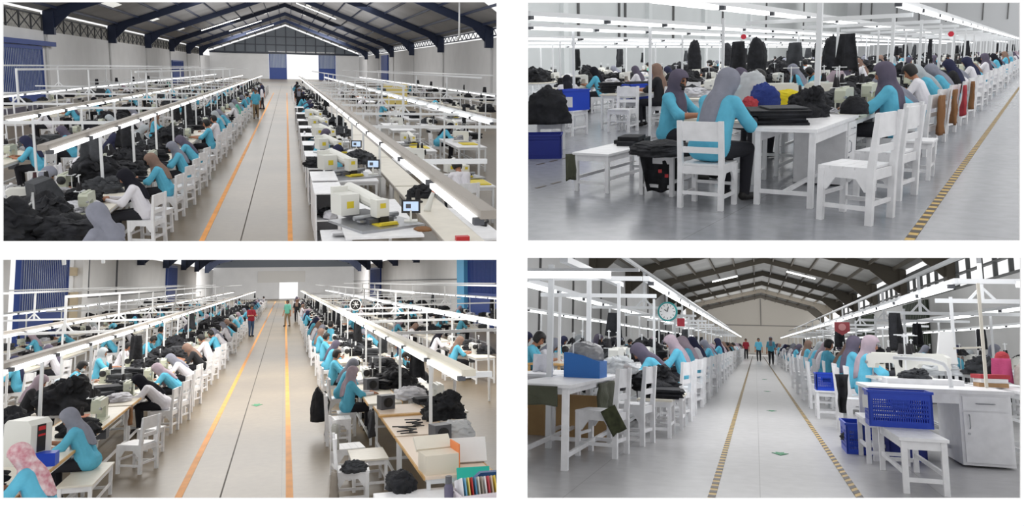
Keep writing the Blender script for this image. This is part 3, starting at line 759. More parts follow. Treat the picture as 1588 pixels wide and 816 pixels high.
gate(HC, 4, 106, 118, 12.4, 4.8, 2.2, 'distant blue door in the right-hand wall, lower-left hall', 'x')
gate(HC, 5, 44.5, 53, 12.4, 6.2, 2.0, 'tall dark blue shutter at the right edge, lower-left hall', 'x')
struct(HC, 'trim_3', MB().box(12.0, 12.5, 53.2, 55.5, 0, 6), mat('light_blue_paint', S(92, 170, 214), .6), 'light blue column beside the dark shutter, lower-left hall')
struct(HC, 'trim_4', MB().box(-12.5, -12.42, 54, 150, 2.2, 2.3).box(-12.5, -12.4, 57, 57.2, 2.3, 5.4).box(-12.5, -12.4, 66, 66.2, 2.3, 5.4).box(12.42, 12.5, 55, 150, 3.0, 3.08), mat('conduit_grey', S(110, 112, 116), .6), 'grey conduits on the side walls, lower-left hall')

# --- lower-right hall
DB = [40, 52, 64, 76, 88, 100, 112]
roof(HD, -8.2, 8.8, .8, 5.9, 8.0, 30, 118, DB, BROWNSTEEL, 6, 'lower-right hall', pitchdepth=.4, col=.35, base=4.3, sheet=mat('dull_silver_roof_sheet', S(128, 128, 126), .5, .3, var=.15, vscale=.4))
struct(HD, 'wall_left', MB().box(-8.4, -8.2, 27.2, 118, 0, 6.0), mat('light_grey_wall', S(196, 196, 196), .8, var=.04, vscale=.6), 'light grey side wall with dark conduits, lower-right hall')
struct(HD, 'wall_right', MB().box(8.8, 9.0, 26, 118, 0, 3.9), MATS['light_grey_wall'], 'light grey side wall below bright windows, lower-right hall')
for i in range(len(DB) - 1):
    y0, y1 = DB[i] + .2, DB[i + 1] - .2
for i, (y0, y1) in enumerate(((28, 39.8), (40.2, 51.8), (52.2, 63.8), (64.2, 88))):
    wn = MB()
    n = 6
    for k in range(n + 1): y = y0 + (y1 - y0) * k / n; wn.box(8.8, 8.95, y - .07, y + .07, 3.9, 5.3)
    wn.box(8.78, 8.98, y0, y1, 3.9, 4.0).box(8.78, 8.98, y0, y1, 4.55, 4.62).box(8.78, 8.98, y0, y1, 5.2, 5.6)
    struct(HD, 'window_%d' % (i + 1), wn, mat('dark_window_bar', S(86, 88, 88), .6), 'bright high window band with grey bars, lower-right hall')
for i, (y0, y1) in enumerate(((46, 52.5), (66, 76))):
    m = MB().box(8.7, 8.8, y0, y1, 0, 3.8); [m.box(8.62, 8.7, y0 + (y1 - y0) * k / 14 - .1, y0 + (y1 - y0) * k / 14 + .1, 0, 3.8) for k in range(15)]
    struct(HD, 'door_%d' % (i + 1), m, GREENMETAL, 'dark green ribbed shutter door, lower-right hall')
struct(HD, 'wall_far', MB().prism([(-8.2, 0), (8.8, 0), (8.8, 5.9), (.8, 7.9), (-8.2, 5.9)], 'y', 118, 118.3), mat('cream_end_wall', S(214, 208, 198), .8), 'cream gabled end wall, lower-right hall')
struct(HD, 'trim_1', MB().box(-8.2, 8.8, 117.8, 118, 3.9, 4.05).box(.72, .88, 117.8, 118, 4, 7.8), mat('rail_grey', S(150, 146, 140), .7), 'pale rail and post on the end wall, lower-right hall')
cd = MB()
for y in (30, 36, 43, 52, 63, 76, 90): cd.box(-8.2, -8.12, y - .05, y + .05, 1.5, 5.9)
struct(HD, 'trim_2', cd, mat('dark_conduit', S(96, 96, 96), .6), 'dark conduits on the left-hand wall, lower-right hall')
for i, (x, y) in enumerate(((-2.2, 46), (-2.4, 70), (3.6, 46), (3.6, 66))):
    sl = 2.1 / 9 if x < .8 else -2.1 / 8
    roof_light(HD, x, y, 5.9 + (2.1 * (x + 8.2) / 9 if x < .8 else 2.1 * (8.8 - x) / 8) - .5, -math.atan(sl), 'long bright roof tube, %s on the %s slope, lower-right hall' % (nth(i % 2), 'left-hand' if x < .8 else 'right-hand'), 2.2)

# --- upper-right hall
struct(HB, 'wall_left', MB().box(-26.3, -26, 38.3, 130, 0, 9), mat('pale_grey_green_wall', S(206, 210, 210), .8, var=.03, vscale=.4), 'pale long wall with dark conduits, upper-right hall')
struct(HB, 'wall_far', MB().box(-26, 14, 130, 130.3, 0, 14), mat('pale_end_wall', S(202, 204, 206), .8), 'pale end wall, upper-right hall')
cd = MB()
for y in (46, 52, 53, 62, 74, 88, 104): cd.box(-26, -25.85, y - .07, y + .07, 2.6, 9)
struct(HB, 'trim_1', cd, mat('dark_conduit', S(96, 96, 96), .6), 'dark conduits on the long wall, upper-right hall')
cd = MB()
for x in (-24, -22.5, -19, -16, -12.5, -8, -5, -2, 1, 4, 5): cd.box(x - .07, x + .07, 129.8, 130, 5.5, 14)
struct(HB, 'trim_2', cd, mat('dark_conduit', S(96, 96, 96), .6), 'dark conduits on the end wall, upper-right hall')
pl = MB()
for y in (44, 57, 69, 82): pl.box(-26, -25.7, y - .3, y + .3, 0, 9)
struct(HB, 'trim_3', pl, mat('pale_pilaster_b', S(216, 220, 220), .8), 'pale pilasters on the long wall, upper-right hall')
rf = MB()
for k in range(4): rf.prism([(-26, 9.5), (-26, 10.4), (-14 + k * 1.2, 13.2), (-14 + k * 1.2, 12.4)], 'y', 98 + k * 9, 98.4 + k * 9)
rf.prism([(-26, 10.6), (-4, 15.2), (-4, 15.4), (-26, 10.8)], 'y', 90, 130)
struct(HB, 'ceiling', rf, BROWNSTEEL, 'glimpse of dark roof trusses, upper-right hall')

# ------------------------------------------------------------------ floor markings
def stripe(hall, name, x, y0, y1, w, m, label, x1=None):
    return struct(hall, name, MB().box(x - w / 2, x + w / 2, y0, y1, .001, .005), m, label)
stripe(HA, 'trim_11', -1.47, 13.3, 95, .09, ORANGE, 'orange floor line beside the sewing chairs, upper-left hall')
stripe(HA, 'trim_12', 0.0, 13.1, 95, .085, ORANGE, 'orange floor line beside the machine row, upper-left hall')
for h_, y_, n_ in ((HA, 13.2, 'trim_13'), (HC, 11, 'trim_7')): stripe(h_, n_, -.83, y_, 140, .02, mat('dark_joint', S(84, 78, 70), .8), 'dark expansion joint in the aisle floor, ' + h_.phrase)
stripe(HC, 'trim_5', -1.40, 11.3, 130, .10, ORANGE, 'orange floor line on the left of the aisle, lower-left hall')
stripe(HC, 'trim_6', 0.11, 10.6, 130, .10, ORANGE, 'orange floor line on the right of the aisle, lower-left hall')
def hazard(hall, name, x, y0, y1, label, w=.055, p=.16, slant=0.0):
    a = MB(); a.box(x - w / 2, x + w / 2, y0, y1, .001, .004)
    o = struct(hall, name, a, TAPEY, label); b = MB(); y = y0
    while y < y1 - p:
        q = slant * w
        b.prism([(x - w / 2 - .001, y), (x + w / 2 + .001, y + q), (x + w / 2 + .001, y + q + p * .5), (x - w / 2 - .001, y + p * .5)], 'z', .003, .006); y += p
    struct(hall, 'black_band', b, TAPEK, '', o)
hazard(HD, 'trim_3', -.355, 5.6, 90, 'yellow and black hazard tape left of the aisle, lower-right hall', p=.2)
hazard(HD, 'trim_4', .745, 5.6, 90, 'yellow and black hazard tape right of the aisle, lower-right hall', p=.24, slant=2)
hazard(HB, 'trim_4', -.81, 6.2, 60, 'yellow and black hazard tape along the chairs, upper-right hall', w=.07, p=.22)
for i, x in enumerate((-4.92, -6.05)):
    d = MB(); [d.box(x - .02, x + .02, 7.3 + k * .36, 7.5 + k * .36, .001, .004) for k in range(22) if 7.3 + k * .36 > abs(x) / .67 + .1]
    struct(HB, 'trim_%d' % (5 + i), d, TAPEK, 'thin dashed dark floor tape, upper-right hall')
def arrow(hall, x, y, s, label):
    a = MB().prism([(-.5, .5), (-.5, .05), (-1, .05), (0, -1), (1, .05), (.5, .05), (.5, .5), (0, .35)], 'z', .001, .005)
    o = put(hall, a.mesh('floor_arrow', ARROW), 'floor_arrow', label, 'floor arrow', x, y, 0, 0, 'green floor arrows', 1, scz=1)
    o.matrix_world = o.matrix_world @ Matrix.Diagonal((s, s * 2.0, 1, 1))
for i, (x, y) in enumerate(((.22, 9.3), (.24, 15.2), (.25, 21.5), (.26, 29))): arrow(HD, x, y, .088, 'green floor arrow pointing to the camera, %s in the aisle, lower-right hall' % nth(i))
arrow(HC, -.62, 20.6, .14, 'single green floor arrow in the aisle, lower-left hall')

# ------------------------------------------------------------------ overhead steel racks carrying the fluorescent tubes
def rack(hall, x, y0, y1, h, label, pp=3.1, py0=None, tl=1.9, tp=2.15, ty0=None, side=0, bars=(), upper=None, rail=STEEL, rw=.09, px=None, pw=.045, ptop=None, brace=True, pmin=0, pmax=None, tz=0):
    o = bpy.data.objects.new('light_rack', None); COL.objects.link(o); o.matrix_world = hall.M @ Matrix.Translation((x, y0, 0))
    tag(o, label, 'light rack', 'overhead light racks')
    def part(n, mb, m): raw(n, mb.mesh(n, m), o)
    part('rail', MB().box(-rw / 2, rw / 2, 0, y1 - y0, h, h + .07), rail)
    y = (py0 if py0 is not None else y0 + 1) - y0
    pm = MB().box(-pw / 2, pw / 2, -pw / 2, pw / 2, pmin, h).mesh('post', STEEL); i = 0
    while y < (pmax or y1) - y0 and i < 60:
        c = raw('post', pm, o); c.location = (px or 0, y, 0); y += pp; i += 1
        if y > 45: y += pp * .4
    tm = MB().box(-.035, .035, 0, tl, h - .055 + tz, h - .005 + tz).mesh('light_tube', TUBE)
    hm = MB().box(-.04, .04, -.08, 0, h - .05 + tz, h + tz).mesh('tube_holder', GREYP)
    y = (ty0 if ty0 is not None else y0 + .1) - y0; i = 0
    while y + tl < y1 - y0 and i < 70:
        c = raw('light_tube', tm, o); c.location = (side, y, 0)
        if i < 14: d = raw('tube_holder', hm, o); d.location = (side, y, 0)
        y += tp; i += 1
    for (yb, xa, xb, zb) in bars:
        part('cross_bar', MB().beam((xa - x, yb - y0, zb), (xb - x, yb - y0, zb), .06), STEEL)
        if upper and brace:
            ux, uz = upper[0] - x, upper[1]
            if uz > zb + .1 and yb > upper[2] - .1:
                b = MB().beam((ux, yb - y0, zb), (ux, yb - y0, uz), .05).beam((ux - .18, yb - y0, zb), (ux, yb - y0, zb + .2), .035).beam((ux + .18, yb - y0, zb), (ux, yb - y0, zb + .2), .035)
                part('hanger', b, STEEL)
    if upper: part('upper_pipe', MB().box(upper[0] - x - .03, upper[0] - x + .03, upper[2] - y0, upper[3] - y0, upper[1], upper[1] + .06), STEEL)
    return o
def every(a, b, p): 
    r = []
    while a < b: r.append(a); a += p; p *= 1.04
    return r
# upper-left hall
rack(HA, -3.04, 11.2, 105, 1.87, 'long light rack above the aisle sewing row, upper-left hall', 3.0, 15.0, ty0=11.3, side=.07, rail=RAIL, rw=.12, px=-.12, bars=[(y, -5.3, -3.04, 1.86) for y in every(16.6, 70, 5.5)], upper=(-4.4, 2.72, 26, 100))
rack(HA, -5.3, 17.0, 105, 1.87, 'light rack above the second sewing row from the aisle, upper-left hall', 4.2, 19, ty0=17.1, side=.07, rail=RAIL, rw=.12, bars=[(y, -8.6, -5.3, 1.86) for y in every(24, 70, 8)], upper=(-7, 2.75, 24, 100))
rack(HA, -8.9, 28.5, 110, 1.87, 'light rack above the third sewing row from the aisle, upper-left hall', 5.2, 30, tl=2.4, tp=2.7, ty0=28.6, bars=[(y, -11.5, -8.9, 1.86) for y in every(32, 80, 10)], upper=(-10.5, 2.8, 30, 105))
rack(HA, 1.48, 5.7, 100, 1.87, 'long light rack above the pattern machines, upper-left hall', 3.6, 16.2, ty0=5.8, side=-.07, rail=RAIL, rw=.13, px=.35, bars=[(9.6, 1.48, 2.45, 1.86)] + [(y, 1.48, 4.5, 1.86) for y in every(15.6, 70, 4.6)], upper=(2.9, 2.55, 20, 95))
rack(HA, 4.5, 16.9, 100, 1.87, 'light rack above the second machine row, upper-left hall', 4.4, 18.4, ty0=17.0, side=-.07, bars=[(y, 4.5, 8.8, 1.86) for y in every(32, 80, 8)], upper=(6.4, 2.75, 26, 95))
rack(HA, 9.6, 36, 110, 1.87, 'light rack nearest the right-hand wall, upper-left hall', 6, 38, tl=2.6, tp=2.9, ty0=36.1, bars=[], upper=(11.0, 2.75, 42, 100))
# lower-left hall
rack(HC, -3.5, 9.5, 100, 1.95, 'long light rack above the aisle sewing row, lower-left hall', 3.2, 13.8, ty0=9.6, side=.08, rail=RAIL, rw=.13, px=-.1, bars=[(y, -5.8, -3.5, 1.94) for y in every(20, 75, 6)], upper=(-4.8, 2.72, 20, 95))
rack(HC, -5.9, 16.5, 100, 1.95, 'light rack above the second sewing row from the aisle, lower-left hall', 4.4, 20, ty0=16.6, side=.07, rail=RAIL, rw=.12, bars=[(y, -9.6, -5.9, 1.94) for y in every(28, 75, 9)], upper=(-7.6, 2.78, 21, 95))
rack(HC, -10.1, 27, 105, 1.95, 'light rack nearest the blue shutter, lower-left hall', 5.2, 31, tl=2.4, tp=2.7, ty0=27.1, upper=(-11.4, 2.8, 32, 100))
rack(HC, 1.95, 8.4, 100, 1.95, 'long light rack above the right-hand aisle row, lower-left hall', 3.3, 12.0, ty0=8.5, side=-.08, rail=mat('cream_rail', S(222, 216, 200), .5), rw=.14, px=.22, bars=[(8.6, 1.95, 2.25, 1.94)] + [(y, 1.95, 4.9, 1.94) for y in every(15.9, 75, 4.8)], upper=(3.5, 2.62, 22, 95))
rack(HC, 4.9, 17.6, 100, 1.95, 'light rack above the second row right of the aisle, lower-left hall', 4.4, 19, ty0=17.7, side=-.07, bars=[(y, 4.9, 9.5, 1.94) for y in every(34, 75, 9)], upper=(6.8, 2.75, 25, 95))
rack(HC, 11.2, 40.5, 105, 1.95, 'light rack nearest the dark blue shutter, lower-left hall', 6, 42, tl=2.6, tp=2.9, ty0=40.6, upper=(10.2, 2.75, 38, 100))
# lower-right hall
rack(HD, -1.45, 11.0, 85, 2.0, 'long light rack above the left aisle row, lower-right hall', 4.2, 11.4, ty0=11.2, side=.05, px=-.45, bars=[(10.6, -3.1, -1.45, 2.0)] + [(y, -3.3, -1.45, 1.86) for y in every(12.2, 70, 4.2)], upper=(-2.2, 2.6, 13.5, 80))
rack(HD, -1.97, 8.2, 12.0, 1.98, 'short light rack over the blue box table, lower-right hall', 2.1, 8.45, pw=.06, ty0=20, px=-.2)
rack(HD, -3.3, 11.3, 85, 2.0, 'second light rack left of the aisle, lower-right hall', 5, 13.5, ty0=11.4, side=-.05)
rack(HD, -6.2, 21.5, 85, 1.98, 'third light rack left of the aisle, lower-right hall', 6, 23, ty0=21.6)
rack(HD, 2.5, 11.2, 85, 2.0, 'long light rack above the right aisle row, lower-right hall', 4.2, 14.0, ty0=11.4, side=-.05, px=.5, bars=[(11.2, 2.5, 4.2, 2.03)] + [(y, 2.5, 5.0, 1.86) for y in every(12.6, 70, 4.4)], upper=(3.1, 2.58, 12.4, 80))
rack(HD, 4.8, 16.0, 85, 2.0, 'second light rack right of the aisle, lower-right hall', 5, 19, ty0=16.1)
rack(HD, 7.6, 24, 85, 1.98, 'third light rack right of the aisle, lower-right hall', 6, 26, ty0=24.1)
# upper-right hall
rack(HB, -1.62, 10.9, 95, 2.1, 'long light rack above the aisle row, upper-right hall', 3.4, 14.2, ty0=11, side=.03, px=-.5, pw=.05, bars=[(y, -4.0, -1.62, 2.0) for y in every(12.5, 60, 3.4)])
rack(HB, -3.45, 7.6, 95, 2.12, 'light rack over the inner row, upper-right hall', 4.5, 16.5, ty0=7.7)
rack(HB, -6.05, 9.3, 90, 2.12, 'second light rack from the aisle, upper-right hall', 5.2, 13.4, ty0=9.4, tl=2.1, tp=2.35)
rack(HB, -8.3, 12.8, 90, 2.15, 'third light rack from the aisle, upper-right hall', 6, 14.5, ty0=12.9, tl=2.4, tp=2.7)
rack(HB, -12.2, 18.6, 90, 2.15, 'fourth light rack from the aisle, upper-right hall', 7, 20.5, ty0=18.7, tl=2.8, tp=3.2)
rack(HB, -15.2, 23, 90, 2.15, 'fifth light rack from the aisle, upper-right hall', 8, 25, ty0=23.1, tl=3.2, tp=3.6)
rack(HB, -19.5, 29.5, 90, 2.15, 'rearmost light rack before the long wall, upper-right hall', 9, 31, ty0=29.6, tl=3.6, tp=4)
for (hall, x, y, z, L, lab) in ((HD, -1.92, 8.05, 1.80, .98, 'thick lit tube spanning the near left bay, lower-right hall'), (HD, 3.55, 11.2, 1.96, .8, 'lit tube on the cross bar at the right edge, lower-right hall')):
    put(hall, [('light_tube', MB().box(-L / 2, L / 2, -.035, .035, 0, .07).mesh('light_tube', TUBE), []), ('batten', MB().box(-L / 2 - .02, L / 2 + .3, -.04, .04, .07, .1).mesh('batten', STEEL), [])], 'tube_light', lab, 'tube light', x, y, z)
# ------------------------------------------------------------------ shared kinds
CHAIR = chair_kind(); CHAIRJ = join(CHAIR, 'chair')
STOOL = stool_kind(); STOOLJ = join(STOOL, 'stool')
MA = machine_kind(MACH); MAJ = join(MA, 'sewing_machine'); MW = machine_kind(MACHW); MWJ = join(MW, 'sewing_machine')
PM = pattern_machine_kind(); PMJ = join(PM, 'pattern_sewing_machine'); SCR = screen_kind()
CRATE = crate_kind(); CRATEJ = join(crate_kind(.54, .38, .32, None, False), 'crate')
TCACHE = {}
def table(w, d, top=CREAM, edge=None, h=.75):
    k = (w, round(d, 2), top.name, edge.name if edge else '', h)
    if k not in TCACHE: t = table_kind(w, d, h, top, STEEL, edge=edge); TCACHE[k] = (t, join(t, 'work_table'))
    return TCACHE[k]
PANEL = {'upper-left hall': (-60, 762, 0, 396), 'upper-right hall': (826, 1650, 0, 396), 'lower-left hall': (-60, 762, 380, 860), 'lower-right hall': (826, 1650, 380, 860)}
def shown(hall, x, y, z=.8):                      # only what lies behind this hall's own opening is worth building
    c = hall.M @ Vector((x, y, z)) - Vector((0, 0, CAM_Z))
    if c.y < 4.6: return False
    px, py = PPX + FPX * c.x / c.y, PPY - FPX * c.z / c.y
    a, b, p, q = PANEL[hall.phrase]
    return a < px < b and p < py < q
R = random.Random(3)
HEADS = ['grey', 'grey', 'mauve', 'brown', 'black', 'navy', 'purple-grey', 'silver', 'hair', 'hair']
WPILES = [pile_mesh('garment_pile', 200 + s, [CLOTHW, mat('light_grey_fabric', S(160, 160, 164), .9, bump=.6, bscale=14), CLOTHO][s], .3, .26, .16) for s in range(2)]
QUEUE = []
QUOTA = {'chair': 240, 'work_table': 225, 'sewing_machine': 240, 'person': 262, 'garment_pile': 290, 'garment_heap': 230, 'hanging_garment': 150, 'stool': 150}
def later(hall, kinds, name, label, cat, x, y, z, rz, group, sc=1.0):   # rows are set down nearest first; see settle()
    QUEUE.append((y if name != 'person' else y, hall, kinds, name, label, cat, x, y, z, rz, group, sc))
def settle():
    far = {}
    for q in sorted(QUEUE, key=lambda q: q[0]):
        _, hall, kinds, name, label, cat, x, y, z, rz, group, sc = q
        if QUOTA[name] > 0:
            QUOTA[name] -= 1
            if name == 'person': person(hall, x, y, rz, *label, group=group, **cat)
            else: put(hall, kinds[0], name, label, cat, x, y, z, rz, group, sc)
        else: far.setdefault(name, []).append(q)
    for name, qs in far.items():
        V = []; F = []; MI = []; mats = []
        for _, hall, kinds, _, label, cat, x, y, z, rz, group, sc in qs:
            T = hall.M @ Matrix.Translation((x, y, z)) @ Matrix.Rotation(rz, 4, 'Z') @ Matrix.Scale(sc, 4)
            if name == 'person':
                P = POSES[label[0]]; sw = {'teal_cotton': SHIRTS[label[1]], 'forearm_sleeve': SKIN}
                if label[2] != 'hair': sw['grey_hijab'] = HJ[label[2]]
                ms = [small(P.mesh), P.hair if label[2] == 'hair' else P.hijab]
            else: ms = [kinds[1]]; sw = {}
            for me in ms:
                b = len(V); V.extend(tuple(T @ v.co) for v in me.vertices)
                for p in me.polygons:
                    F.append(tuple(b + i for i in p.vertices)); m = me.materials[p.material_index]; m = sw.get(m.name, m)
                    if m not in mats: mats.append(m)
                    MI.append(mats.index(m))
        mb = MB(); mb.v, mb.f, mb.m = V, F, MI
        o = raw('distant_' + name, mb.mesh('distant_' + name, mats, name in ('person', 'garment_pile'), False))
        tag(o, 'tiny far-off %ss at the back of the four halls' % name.replace('_', ' '), name.replace('_', ' '), None, 'stuff')
def small(me):
    if me.name + '_s' not in bpy.data.meshes:
        o = raw('tmp', me); d = o.modifiers.new('d', 'DECIMATE'); d.ratio = .12
        dg = bpy.context.evaluated_depsgraph_get(); dg.update()
        m = bpy.data.meshes.new_from_object(o.evaluated_get(dg)); bpy.data.objects.remove(o); m.name = me.name + '_s'
    return bpy.data.meshes[me.name + '_s']
def row(hall, phrase, xt, side, ys, tl, tw=.62, spec=None, pp=.85, cp=.9, mp=.8, gp=.8, hp=.12, near=3, mach=(MA, MAJ), top=CREAM, edge=None, off=.36, sp=0, stoolp=.25, poses=('lean', 'bent', 'up', 'lean', 'deep'), tables=True, jx=.03, big=.15):
    rz = side * PI / 2; hp_ = hall.phrase; N = 0
    for i, y in enumerate(ys):
        if not shown(hall, xt, y): continue
        w = '%s in %s, %s' % (nth(N), phrase, hp_); lod = 0 if N < near else 1
        px = xt + side * (tw / 2 + off)
        if tables: k = table(tw, tl, top, edge); later(hall, (k[lod], k[1]), 'work_table', 'narrow work table, ' + w, 'table', xt, y, 0, 0, 'sewing work tables')
        s = spec.get(i) if spec else None
        if s is None and R.random() < pp:
            sh = R.choices(['teal', 'white', 'black', 'pale green'], [.62, .26, .08, .04])[0]
            s = (R.choice(poses), sh, R.choice(HEADS))
        dx = R.uniform(-jx, jx)
        if s:
            kw = dict(sleeve=s[3] if len(s) > 3 else None, long=R.random() < .4, sc=R.uniform(.97, 1.03), mask=s[4] if len(s) > 4 else None)
            later(hall, None, 'person', (s[0], s[1], s[2], w), kw, px + dx, y + R.uniform(-.1, .1), 0, rz + R.uniform(-.15, .15), 'sewing workers')
        if s or R.random() < cp:
            if R.random() < stoolp: later(hall, ((STOOL, STOOLJ)[lod], STOOLJ), 'stool', 'white backless stool, ' + w, 'stool', px + side * .03 + dx, y, 0, rz, 'white stools')
            else: later(hall, ((CHAIR, CHAIRJ)[lod], CHAIRJ), 'chair', ('white chair with seated worker, ' if s else 'empty white chair, ') + w, 'chair', px + side * .04 + dx, y, 0, rz - (.22 if side > 0 else .0) + R.uniform(-.08, .08), 'white wooden chairs')
        if R.random() < mp: later(hall, (mach[lod], mach[1]), 'sewing_machine', 'sewing machine, ' + w, 'sewing machine', xt + side * .05, y + R.uniform(-.05, .1), .75, rz, 'sewing machines')
        if R.random() < gp: k = R.choice(PILES + STACKS); later(hall, (k, k), 'garment_pile', 'dark garment pile, ' + w, 'garment pile', xt - side * R.uniform(.1, .3), y + tl * R.uniform(.3, .5), .75, R.uniform(0, 6), 'dark garment piles', R.uniform(.7, 1.15))
        if R.random() < gp * .6: k = R.choice(PILES + STACKS); later(hall, (k, k), 'garment_pile', 'dark garment pile at the far side, ' + w, 'garment pile', xt - side * R.uniform(.15, .4), y - tl * R.uniform(.0, .3), .75, R.uniform(0, 6), 'dark garment piles', R.uniform(.7, 1.25))
        if R.random() < gp * .22: k = R.choice(WPILES); later(hall, (k, k), 'garment_pile', 'pale fabric pile, ' + w, 'garment pile', xt - side * R.uniform(.0, .25), y - tl * R.uniform(.15, .35), .76, R.uniform(0, 6), 'pale fabric piles', R.uniform(.6, 1.0))
        if R.random() < big: k = R.choice(BIGPILE); later(hall, (k, k), 'garment_heap', 'large black garment heap, ' + w, 'garment heap', xt - side * .35, y - tl * .2, .75, R.uniform(0, 6), 'black garment heaps', R.uniform(.6, 1))
        if R.random() < hp: k = R.choice(HANG); later(hall, (k, k), 'hanging_garment', 'dark hanging garment, ' + w, 'garment', xt - side * .3, y + .4, 1.8, R.uniform(0, 3), 'hanging dark garments', R.uniform(.8, 1.1))
        N += 1
def steps(a, b, p, g=1.02):
    r = []
    while a < b: r.append(a); a += p; p *= g
    return r
def single(hall, mesh, name, label, cat, x, y, z=0, rz=0, sc=1, rx=0, group=None): return put(hall, mesh, name, label, cat, x, y, z, rz, group, sc, rx)
UL, UR, LL, LR = (h.phrase for h in (HA, HB, HC, HD))

# ================================================================== upper-left hall
ysA = [13.9, 16.3, 19.0, 21.6, 25.6, 28.2, 31] + steps(34, 96, 2.7, 1.035)
row(HA, 'left aisle row', -3.0, 1, ysA, 2.5, spec={0: ('lean', 'white', 'black', 'white'), 1: ('lean', 'teal', 'brown', 'dark'), 2: ('lean', 'teal', 'grey', 'dark'), 3: ('bent', 'teal', 'purple-grey'), 4: ('up', 'teal', 'hair'), 5: ('up', 'white', 'hair'), 6: ('lean', 'teal', 'silver')}, near=6, gp=.95, big=.3, hp=.2, stoolp=0)
for i, y in enumerate([14.8, 17.7, 20.4, 23.6, 27, 29.7, 32.6, 36]):
    put(HA, (CHAIR if i % 3 else STOOL), 'chair' if i % 3 else 'stool', 'spare white %s, %s along left aisle row, %s' % ('chair' if i % 3 else 'stool', nth(i), UL), 'chair' if i % 3 else 'stool', -2.24, y, 0, PI / 2 - .3, 'white wooden chairs' if i % 3 else 'white stools')
row(HA, 'inner left row', -3.75, -1, [15.2, 18.2, 21.4, 25, 29] + steps(33, 90, 5, 1.05), 2.9, spec={0: ('bent', 'black', 'grey'), 1: ('lean', 'white', 'hair', 'skin'), 2: ('lean', 'black', 'navy')}, near=2, gp=.95, big=.5, hp=.3)
row(HA, 'second left row', -6.3, 1, [20.5, 23.5, 26.6] + steps(30, 90, 3.6, 1.05), 3.0, spec={1: ('lean', 'teal', 'purple-grey'), 2: ('bent', 'white', 'black')}, near=2, gp=.9, hp=.2)
row(HA, 'third left row', -9.6, 1, steps(34, 90, 4.2, 1.06), 3.6, near=0, gp=.9, big=.4)
row(HA, 'left wall row', -13.5, 1, steps(46, 100, 6, 1.06), 5, near=0, gp=.9, big=.6, pp=.4, hp=.4)
# near left corner: worktop without visible legs, worker at the bottom edge, draped bag, lamp
bust = {}
def cut_below(me, z):
    k = (me.name, z)
    if k not in bust:
        m = me.copy(); bm = bmesh.new(); bm.from_mesh(m)
        bmesh.ops.bisect_plane(bm, geom=bm.verts[:] + bm.edges[:] + bm.faces[:], plane_co=(0, 0, z), plane_no=(0, 0, 1), clear_inner=True)
        bmesh.ops.holes_fill(bm, edges=[e for e in bm.edges if e.is_boundary], sides=0)
        bm.to_mesh(m); bm.free(); bust[k] = m
    return bust[k]
P = POSES['lean']
put(HA, [('body', cut_below(P.mesh, .9), []), ('hijab', cut_below(P.hijab_long, .88), [])], 'person', 'person in grey hijab seen from behind at the bottom edge, ' + UL, 'person', -1.98, 9.9, .0, PI * .3, None, 1.05, 0, {'teal_cotton': HJ['grey'], 'forearm_sleeve': SLEEVE})
put(HA, MB().box(-.65, .65, -1.45, 1.05, .72, .75).mesh('worktop', CREAM), 'worktop', 'cream worktop under black garments at the bottom left, ' + UL, 'worktop', -3.45, 11.65)
put(HA, BIGPILE[0], 'garment_heap', 'biggest black garment heap in the bottom left corner, ' + UL, 'garment heap', -3.55, 10.75, .75, .4, None, 1.05)
put(HA, BIGPILE[1], 'garment_heap', 'black garment heap beside the grey draped bag, ' + UL, 'garment heap', -3.3, 12.2, .75, 2.4, None, .7)
put(HA, PILES[1], 'garment_pile', 'black garments in front of the white-shirted worker, ' + UL, 'garment pile', -2.75, 10.9, .75, 1, None, 1.2)
put(HA, pile_mesh('garment_pile', 33, CLOTHW, .3, .32, .12), 'garment_pile', 'white fabric pile beside the first pale sewing machine, ' + UL, 'garment pile', -3.15, 12.9, .76, 1)
put(HA, MA, 'sewing_machine', 'pale green sewing machine at the near end of the aisle row, ' + UL, 'sewing machine', -2.95, 12.9, .75, PI / 2)
b = MB().prism([(-.18, 0), (.18, 0), (.2, .25), (.05, .5), (-.2, .42)], 'y', -.2, .2)
put(HA, b.mesh('draped_bag', CLOTHG), 'draped_bag', 'dark grey draped bag standing among black garments, ' + UL, 'bag', -3.62, 13.3, .75, .6)
put(HA, MB().tube([(0, 0, 0), (0, 0, .42), (-.02, -.0, .3)], .014, 8).tube([(0, 0, .3), (-.12, .05, .2), (-.25, .06, .18), (-.3, .1, .24), (-.26, .14, .28)], .012, 8).mesh('wire_hook', STEEL, True), 'wire_hook', 'white bent wire hook over the black heap, ' + UL, 'hook', -3.3, 11.6, .85)
put(HA, MW, 'sewing_machine', 'white overlock machine with two dark thread cones at the left edge, ' + UL, 'sewing machine', -3.95, 13.5, .75, .3)
for i, (x, y) in enumerate(((-3.9, 13.9), (-3.77, 14.0))): put(HA, MB().tube([(0, 0, 0), (0, 0, .03), (0, 0, .2)], [.05, .05, .03], 12).mesh('thread_cone', [mat('dark_red_thread', S(60, 28, 34), .8), THREADK][i], True), 'thread_cone', ('dark red thread cone on the left machine, ', 'black thread cone on the left machine, ')[i] + UL, 'thread cone', x, y, 1.05)
